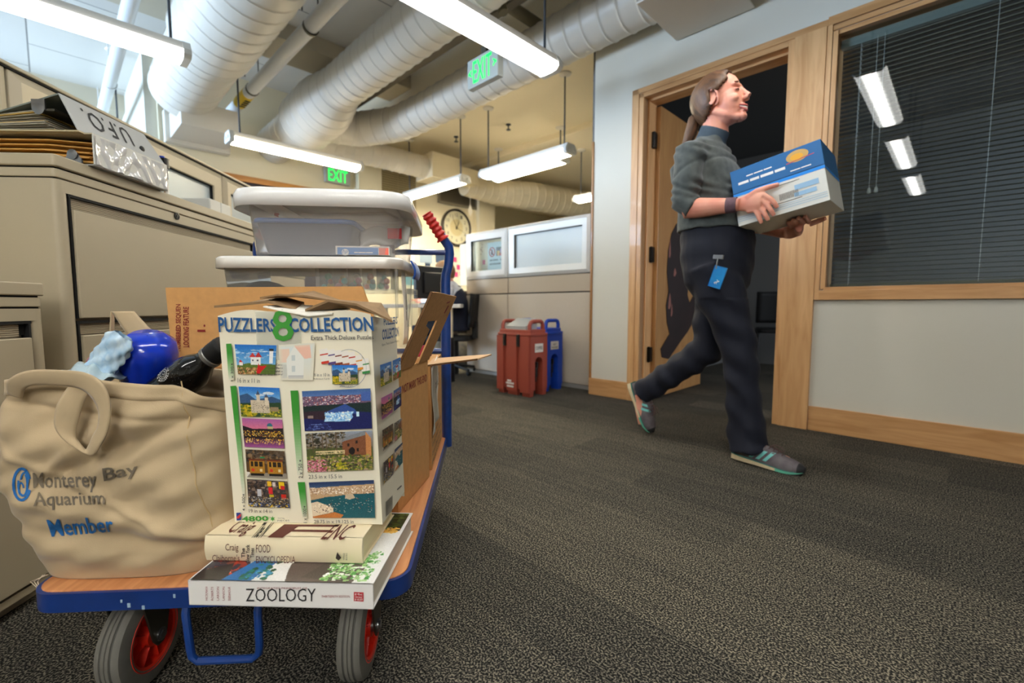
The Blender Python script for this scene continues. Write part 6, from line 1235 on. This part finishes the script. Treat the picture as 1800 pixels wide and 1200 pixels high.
# sweater
g = G(); stack(g, [(-.034, 0, 1.062, .160, .185), (-.04, 0, 1.10, .155, .180), (-.055, 0, 1.16, .138, .162), (-.078, 0, 1.26, .148, .172), (-.092, 0, 1.35, .140, .180), (-.092, 0, 1.41, .108, .165), (-.082, 0, 1.458, .074, .10), (-.074, 0, 1.49, .062, .066)])
for s, E_, md in ((-1, ELB, (-.09, -.200, 1.27)), (1, ELL, (-.06, .215, 1.27))):
    g.tube([(-.08, s * .12, 1.40), (-.088, s * .178, 1.385), md, E_ + Vector((.0, 0, .025)), E_ + (WRI if s < 0 else WRL - Vector((0, 0, 0)) - E_ * 0).lerp(E_, .82) - E_], [.062, .070, .062, .058, .052], 18)
me = fuse(g, .006, 4)
wrinkle(me, lambda p: .0045 * math.sin(p.z * 105 + p.x * 60 + 3 * math.sin(p.z * 31)) * (.6 + .4 * math.sin(p.x * 37 + p.y * 20)) * (1 if p.z > 1.06 else .3) - .004 * math.exp(-((p.z - 1.22 + .5 * (p.x + .08)) / .008) ** 2) - .004 * math.exp(-((p.z - 1.30 - .6 * (p.x + .1)) / .008) ** 2))
skin_obj('sweater', me, mat('sweater_grey', (84, 90, 88), .9, var=(30, .25, (62, 68, 68)), sheen=.15), woman)
g = G(); g.tube([(-.082, 0, 1.450), (-.068, 0, 1.490), (-.052, 0, 1.528)], [.074, .067, .0645], 24); me = fuse(g, .004, 4); skin_obj('collar', me, mat('collar_slate', (66, 80, 92), .9, var=(40, .2)), woman)
# trousers
g = G(); stack(g, [(-.015, 0, .70, .05, .06), (-.018, 0, .76, .095, .125), (-.02, 0, .82, .128, .165), (-.022, 0, .88, .142, .176), (-.025, 0, .95, .149, .180), (-.026, 0, 1.02, .152, .172), (-.03, 0, 1.075, .147, .166)])
kr = lambda a, b, t: a.lerp(b, t)
g.tube([HPR + Vector((0, .01, .0)), kr(HPR, KNR, .35), kr(HPR, KNR, .7), KNR, kr(KNR, ANR, .4), kr(KNR, ANR, .75), ANR + Vector((.006, 0, .0)), ANR + Vector((.012, 0, -.035))], [.115, .104, .086, .076, .071, .075, .084, .088], 22)
g.tube([HPL - Vector((0, .01, 0)), kr(HPL, KNL, .35), kr(HPL, KNL, .75), KNL, kr(KNL, ANL, .35), kr(KNL, ANL, .7), kr(KNL, ANL, .97)], [.115, .104, .088, .078, .070, .066, .066], 22)
me = fuse(g, .006, 5)
def tw(p):
    w = 0
    if p.z < .75: w += .006 * math.sin(p.x * 60 + p.z * 22 + 2 * math.sin(p.z * 17)) * (1 - p.z / .75) + .004 * math.sin(p.z * 48 + p.x * 30)
    return w + .002 * math.sin(p.z * 60 + p.y * 40)
wrinkle(me, tw); skin_obj('trousers', me, mat('trouser_navy', (18, 23, 40), .8, var=(12, .2)), woman)
hairm = mat('hair_brown', (116, 80, 52), .5, var=(14, .45, (62, 42, 28)), bump=(60, .6, .004), stretch=(1, 6, 1))
hair_cap(HT, hairm, woman, down=-.10)
g = G(); g.tube([HT @ Vector((-.108, 0, -.01)), (-.150, 0, 1.60), (-.168, 0, 1.54), (-.195, .0, 1.47), (-.225, .0, 1.40)], [.020, .028, .027, .018, .004], 12, sx=1.2); g.make('ponytail', hairm, woman, smooth=180)
g = G()
for s in (-1, 1):
    g.tube([HT @ Vector((.082 - abs(d) * .35, s * (.031 + d), .034 - abs(d) * .2)) for d in (-.016, -.008, 0, .010, .020)], [.0015, .003, .0034, .0028, .001], 8)
g.make('eyebrow', mat('brow_brown', (96, 62, 44), .7), woman)
g = G()
for s in (-1, 1): g.tube([HT @ Vector((.0815 - d * d * 40, s * (.031 + d), .003 - d * d * 22)) for d in (-.014, -.007, 0, .007, .014)], [.0008, .0017, .0019, .0017, .0008], 8)
g.make('eyelashes', mat('lash_dark', (58, 36, 30), .7), woman)
g = G()
g.tube([HT @ Vector((.092 - y * y * 26, y, -.063 + y * y * 7)) for y in (-.028, -.018, -.008, 0, .008, .018, .028)], [.002, .004, .005, .0052, .005, .004, .002], 10); g.tube([HT @ Vector((.088 - y * y * 24, y, -.081 + y * y * 22)) for y in (-.026, -.017, -.008, 0, .008, .017, .026)], [.002, .004, .0055, .006, .0055, .004, .002], 10)
g.make('lips', mat('lips_rose', (200, 106, 98), .45), woman)
g = G(); g.grid(lambda u, v: tuple(HT @ Vector((.0925 - (u - .5) ** 2 * .085, (u - .5) * .046, -.0665 - .010 * v + (u - .5) ** 2 * .04))), 10, 2); g.make('teeth', mat('teeth_white', (236, 228, 212), .3), woman, solid=.002)
# shoes
def shoe(M_, side):
    """side: y sign that carries the stripes; origin under the heel, +x towards the toe"""
    P = woman
    xs = [0, .02, .06, .11, .16, .21, .25, .275, .29]; hw = [.022, .030, .034, .035, .041, .045, .040, .028, .012]; tp = [.070, .080, .082, .092, .085, .062, .052, .044, .034]
    W_ = lambda x: float(np.interp(x, xs, hw)); T_ = lambda x: float(np.interp(x, xs, tp)); so = lambda x: .026 - .02 * x / .29 + .0 ; lift = lambda x: .010 * max(0, (x - .22) / .07) ** 2
    def ring(x, e=0):
        r = []
        for k in range(20):
            a = 2 * math.pi * k / 20; c, s = math.cos(a), math.sin(a); y = (W_(x) + e) * abs(c) ** .75 * (1 if c > 0 else -1); zb = so(x) + lift(x); z = zb + (T_(x) - zb) * (max(0, s) ** .8) if s > 0 else zb - .004
            r.append(tuple(M_ @ Vector((x, y, z))))
        return r
    g = G(); g.rings([ring(x) for x in np.linspace(.001, .29, 30)]); up_ = g.make('shoe', mat('shoe_grey', (112, 106, 108), .7, var=(30, .35, (84, 76, 82))), P, smooth=60)
    def sole(z0, z1, x0, x1, e):
        g = G(); X = np.linspace(x0, x1, 26); rs = []
        for x in X:
            t = so(x) + lift(x) + .002; a = lift(x) * 1.3 + t * z0; b = lift(x) * (1 - z1) * 0 + t * z1 + lift(x) * .0; w = W_(x) + e
            rs.append([tuple(M_ @ Vector(q)) for q in ((x, -w, a), (x, w, a), (x, w + .001, b), (x, -w - .001, b))])
        g.rings(rs); return g
    sole(0, .80, -.004, .19, .003).make('sole', mat('sole_cream', (222, 204, 166), .7, var=(60, .12)), up_, smooth=50); sole(0, .80, .19, .288, .003).make('sole', mat('sole_mint', (104, 190, 162), .6), up_, smooth=50)
    sole(.80, 1.0, -.004, .26, .0035).make('sole_stripe', mat('stripe_teal', (62, 132, 124), .6), up_, smooth=50); sole(-.08, .0, .0, .285, .001).make('outsole', M['black'], up_, smooth=50)
    g = G()
    def sd(x, z): zb = so(x); q = min(.97, max(0, (z - zb) / (T_(x) - zb))) ** 1.25; return tuple(M_ @ Vector((x, side * (W_(x) * (max(1e-3, 1 - q * q)) ** .38 + .0016), z)))
    for x0 in (.075, .105, .135):
        for k in range(6):
            z0, z1 = .030 + k * .007, .030 + (k + 1) * .007; h0, h1 = (z0 - .03) * .75, (z1 - .03) * .75
            if z1 < T_(x0 + h1) - .003: g.add([sd(x0 + h0, z0), sd(x0 + .016 + h0, z0), sd(x0 + .016 + h1, z1), sd(x0 + h1, z1)], [(0, 1, 2, 3)])
    g.make('side_stripe', mat('stripe_aqua', (122, 206, 200), .5), up_, smooth=0, fixn=False)
    g = G(); g.rings([ring(x, .0012) for x in np.linspace(.268, .292, 6)]); g.make('toe_cap', mat('shoe_black', (26, 26, 28), .6), up_, smooth=60)
    g = G()
    for k in range(5): x = .135 + k * .017; g.tube([M_ @ Vector((x, y, T_(x) + .002 - abs(y) * .35)) for y in (-.018, -.008, 0, .008, .018)], .0022, 7)
    for s in (-1, 1): g.tube([M_ @ Vector((.150 + a, s * b + side * .004, T_(.15) + c)) for a, b, c in ((0, 0, .006), (.02, .012, .014), (.045, .020, .004), (.055, .012, -.010), (.03, .004, -.002), (0, 0, .005))], .0018, 7)
    g.make('laces', mat('lace_brown', (96, 74, 70), .8), up_)
shoe(Matrix.Translation((.075, .030, .010)) @ Matrix.Rotation(R(1.5), 4, 'Y') @ Matrix.Rotation(R(-4), 4, 'Z'), -1)
shoe(Matrix.Translation((-.525, .10, .275)) @ Matrix.Rotation(R(66), 4, 'Y') @ Matrix.Rotation(R(4), 4, 'Z'), -1)
# wristband, badge
g = G(); wd = (WRI - ELB).normalized(); g.tube([WRI - wd * .050, WRI - wd * .010], [.0325, .031], 20); g.make('wristband', mat('band_mauve', (112, 84, 92), .8, var=(60, .3)), woman)
g = G(); g.rbox(-.022, .022, -.006, .006, -.008, .010, .005); g.box(-.003, .003, -.008, .0, -.05, -.006); g.xf(Matrix.Translation((.052, -.190, .925)) @ Matrix.Rotation(R(6), 4, 'Y')); rl = g.make('badge_reel', M['steel'], woman, smooth=0, bevel=.002)
g = G(); g.rbox(-.027, .027, -.001, .001, -.092, 0, .004); MB_ = Matrix.Translation((.068, -.196, .885)) @ Matrix.Rotation(R(18), 4, 'Y'); g.xf(MB_); bdg = g.make('badge_card', mat('badge_cyan', (32, 150, 214), .35, var=(20, .3, (20, 110, 196))), woman, smooth=0)
g = G(); g.tube([MB_ @ Vector((.002 + .008 * math.sin(k * 1.2), -.0016, -.058 - k * .0035)) for k in range(6)], .0015, 6); g.tube([MB_ @ Vector((.008 + .006 * math.cos(k * .9), -.0016, -.060 - k * .003)) for k in range(6)], .0013, 6); g.make('badge_mark', M['white'], bdg)
# the carried carton
cb = thing('carton', 'blue and white printed carton carried tilted in the walking woman\'s hands', 'carton', WO, ROTW)
g = G(); Lx, Ly, Lz = .325, .28, .235
def bxhex(g, u0, u1, v0, v1, w0, w1): g.hexa([tuple(bxp(*q)) for q in ((u0, v0, w0), (u1, v0, w0), (u1, v1, w0), (u0, v1, w0), (u0, v0, w1), (u1, v0, w1), (u1, v1, w1), (u0, v1, w1))])
bxhex(g, 0, Lx, 0, Ly, 0, .125); g.make('carton_body', mat('carton_white', (226, 224, 214), .45, var=(4, .05)), cb, smooth=0, bevel=.002)
g = G(); bxhex(g, -.001, Lx + .001, -.001, Ly + .001, .138, Lz); g.make('carton_top', mat('carton_blue', (24, 104, 164), .4, var=(3, .15)), cb, smooth=0, bevel=.002)
g = G(); bxhex(g, -.0008, Lx + .0008, -.0008, Ly + .0008, .124, .136); g.make('bright_band', mat('band_blue', (24, 140, 230), .4), cb, smooth=0); g = G(); bxhex(g, -.0004, Lx + .0004, -.0004, Ly + .0004, .135, .139); g.make('seam', M['black'], cb, smooth=0)
g = G(); F_ = lambda u, w, o=-.0018: tuple(bxp(u, o, w))
def ftext(n, u0, u1, w0, w1): streaks(g, [F_(u0, w0), F_(u1, w0), F_(u1, w1), F_(u0, w1)], n, n)
ftext(4, .025, .20, .166, .182); ftext(3, .06, .155, .192, .199); ftext(2, .215, .285, .150, .156); g.make('white_print', M['white'], cb, smooth=0, fixn=False)
g = G(); g.add([F_(.245 + .038 * math.cos(a), .203 + .022 * math.sin(a), -.0016) for a in [k * math.pi / 12 for k in range(24)]], [tuple(range(24))]); em = g.make('gold_emblem', mat('emblem_gold', (206, 164, 90), .5), cb, smooth=0); g = G(); g.add([F_(.243 + .022 * math.cos(a), .200 + .012 * math.sin(a), -.0022) for a in [k * math.pi / 12 for k in range(24)]], [tuple(range(24))]); g.make('emblem_core', mat('emblem_yellow', (236, 172, 40), .5), em, smooth=0)
g = G(); g.add([F_(.205, .183), F_(.30, .190), F_(.30, .193), F_(.205, .186)], [(0, 1, 2, 3)]); g.make('red_rule', mat('rule_red', (196, 70, 90), .5), cb, smooth=0)
g = G()
for w in (.034, .026, .018): g.add([F_(.0, w), F_(.32, w), F_(.32, w + .0018), F_(.0, w + .0018)], [(0, 1, 2, 3)])
for u0, u1, w0, w1 in ((.22, .30, .075, .095), (.215, .29, .050, .066)): g.add([F_(u0, w0), F_(u1, w0), F_(u1, w1), F_(u0, w1)], [(0, 1, 2, 3)])
g.make('pale_blue_print', mat('print_pale_blue', (150, 186, 214), .5), cb, smooth=0)
g = G()
for k in range(16): u = .165 + k * .0042; g.add([F_(u, .052), F_(u + .0018, .052), F_(u + .0018, .078), F_(u, .078)], [(0, 1, 2, 3)])
g.add([F_(.12, .042), F_(.24, .042), F_(.24, .044), F_(.12, .044)], [(0, 1, 2, 3)]); g.add([F_(.04, .112), F_(.24, .112), F_(.24, .114), F_(.04, .114)], [(0, 1, 2, 3)]); g.make('dark_print', mat('print_dark', (70, 66, 60), .6), cb, smooth=0)

# ---- seated man behind the desk (x = the way he faces, to the picture's left)
MO_ = Vector((-.66, 4.80, 0)); MR = R(180 - 8)
T2 = Matrix.Translation((.06, 0, 1.05)) @ Matrix.Rotation(R(10), 4, 'Y') @ Matrix.Scale(1.06, 4)
g = G(); head_parts(g, T2)
stack(g, [(-.06, 0, .46, .14, .17), (-.06, 0, .60, .125, .16), (-.05, 0, .75, .125, .165), (-.03, 0, .86, .115, .18), (-.02, 0, .92, .085, .16), (-.0, 0, .97, .055, .07)])
g.tube([(-.005, 0, .93), (.03, 0, 1.0)], [.055, .052], 16)
for s in (-1, 1):
    e, w = Vector((.02, s * .23, .74)), Vector((.27, s * .14, .775))
    g.tube([(-.03, s * .14, .90), (-.03, s * .18, .88), e], [.05, .052, .04], 14); g.tube([e, w], [.04, .028], 14); g.tube([w, w + Vector((.05, -s * .01, .0))], [.03, .032], 12, sx=.5)
    for k in range(4): b = w + Vector((.05, s * (.026 - .017 * k), 0)); g.tube([b, b + Vector((.035, 0, .004)), b + Vector((.06, 0, -.010))], [.009, .0085, .007], 8)
    g.tube([w + Vector((.01, -s * .02, 0)), w + Vector((.05, -s * .05, .0))], [.012, .009], 8)
    g.tube([(-.05, s * .09, .50), (.30, s * .12, .52)], [.09, .065], 16); g.tube([(.30, s * .12, .52), (.28, s * .12, .10)], [.06, .04], 14); g.tube([(.28, s * .12, .05), (.42, s * .12, .04)], [.045, .035], 12)
man = skin_obj('person', fuse(g, .0065, 3), skinm); man.location = MO_; man.rotation_euler.z = MR
tag(man, 'man in a dark vest and white shirt seated at the desk behind the monitor', 'person')
g = G(); 
for s in (-1, 1):
    e, w = Vector((.02, s * .23, .74)), Vector((.27, s * .14, .775)); g.tube([(-.03, s * .12, .90), (-.035, s * .19, .885), e, e.lerp(w, .85)], [.062, .070, .060, .042], 16)
stack(g, [(-.05, 0, .80, .12, .17), (-.025, 0, .90, .11, .18), (0, 0, .975, .062, .075)]); skin_obj('shirt', fuse(g, .008, 4), mat('shirt_white', (226, 228, 236), .8), man)
g = G(); stack(g, [(-.06, 0, .46, .155, .185), (-.06, 0, .60, .142, .176), (-.05, 0, .76, .142, .180), (-.035, 0, .86, .13, .165), (-.02, 0, .93, .09, .11)]); skin_obj('vest', fuse(g, .008, 4), mat('vest_navy', (34, 40, 60), .85), man)
g = G()
for s in (-1, 1): g.tube([(-.05, s * .09, .50), (.30, s * .12, .52)], [.10, .075], 16); g.tube([(.30, s * .12, .52), (.28, s * .12, .08)], [.07, .06], 14)
skin_obj('trousers', fuse(g, .009, 4), mat('trouser_dark', (36, 36, 42), .85), man)
hair_cap(T2, mat('hair_light_brown', (132, 96, 64), .6, bump=(80, .4, .003)), man, front=.045, down=-.05)
oc = thing('office_chair', 'dark task chair carrying the seated man', 'chair', MO_, MR)
g = G(); g.rbox(-.25, .2, -.22, .22, .36, .41, .06); g.make('seat', blk, oc, bevel=.01); g = G(); g.grid(lambda u, v: (-.26 - .03 * v, -.2 + .4 * u, .5 + .34 * v), 6, 6); g.make('backrest', blk, oc, solid=.03)
g = G(); g.cyl((-.03, 0, .08), (-.03, 0, .36), .025, 12); g.make('column', blk, oc)
for k in range(5):
    a = k * 2 * math.pi / 5; g = G(); g.tube([(-.03, 0, .10), (-.03 + .26 * math.cos(a), .26 * math.sin(a), .06)], [.02, .014], 8); g.ell((-.03 + .26 * math.cos(a), .26 * math.sin(a), .028), (.027, .027, .027), 10); g.make('base_leg', blk, oc)
g = G(); g.box(-.30, -.25, -.03, .03, .38, .56); g.make('back_support', blk, oc)
SC.cycles.max_bounces = 8; SC.cycles.diffuse_bounces = 4; SC.cycles.glossy_bounces = 4; SC.cycles.transparent_max_bounces = 16; SC.cycles.transmission_bounces = 6
SC.cycles.sample_clamp_indirect = 6; SC.cycles.caustics_reflective = False; SC.cycles.caustics_refractive = False
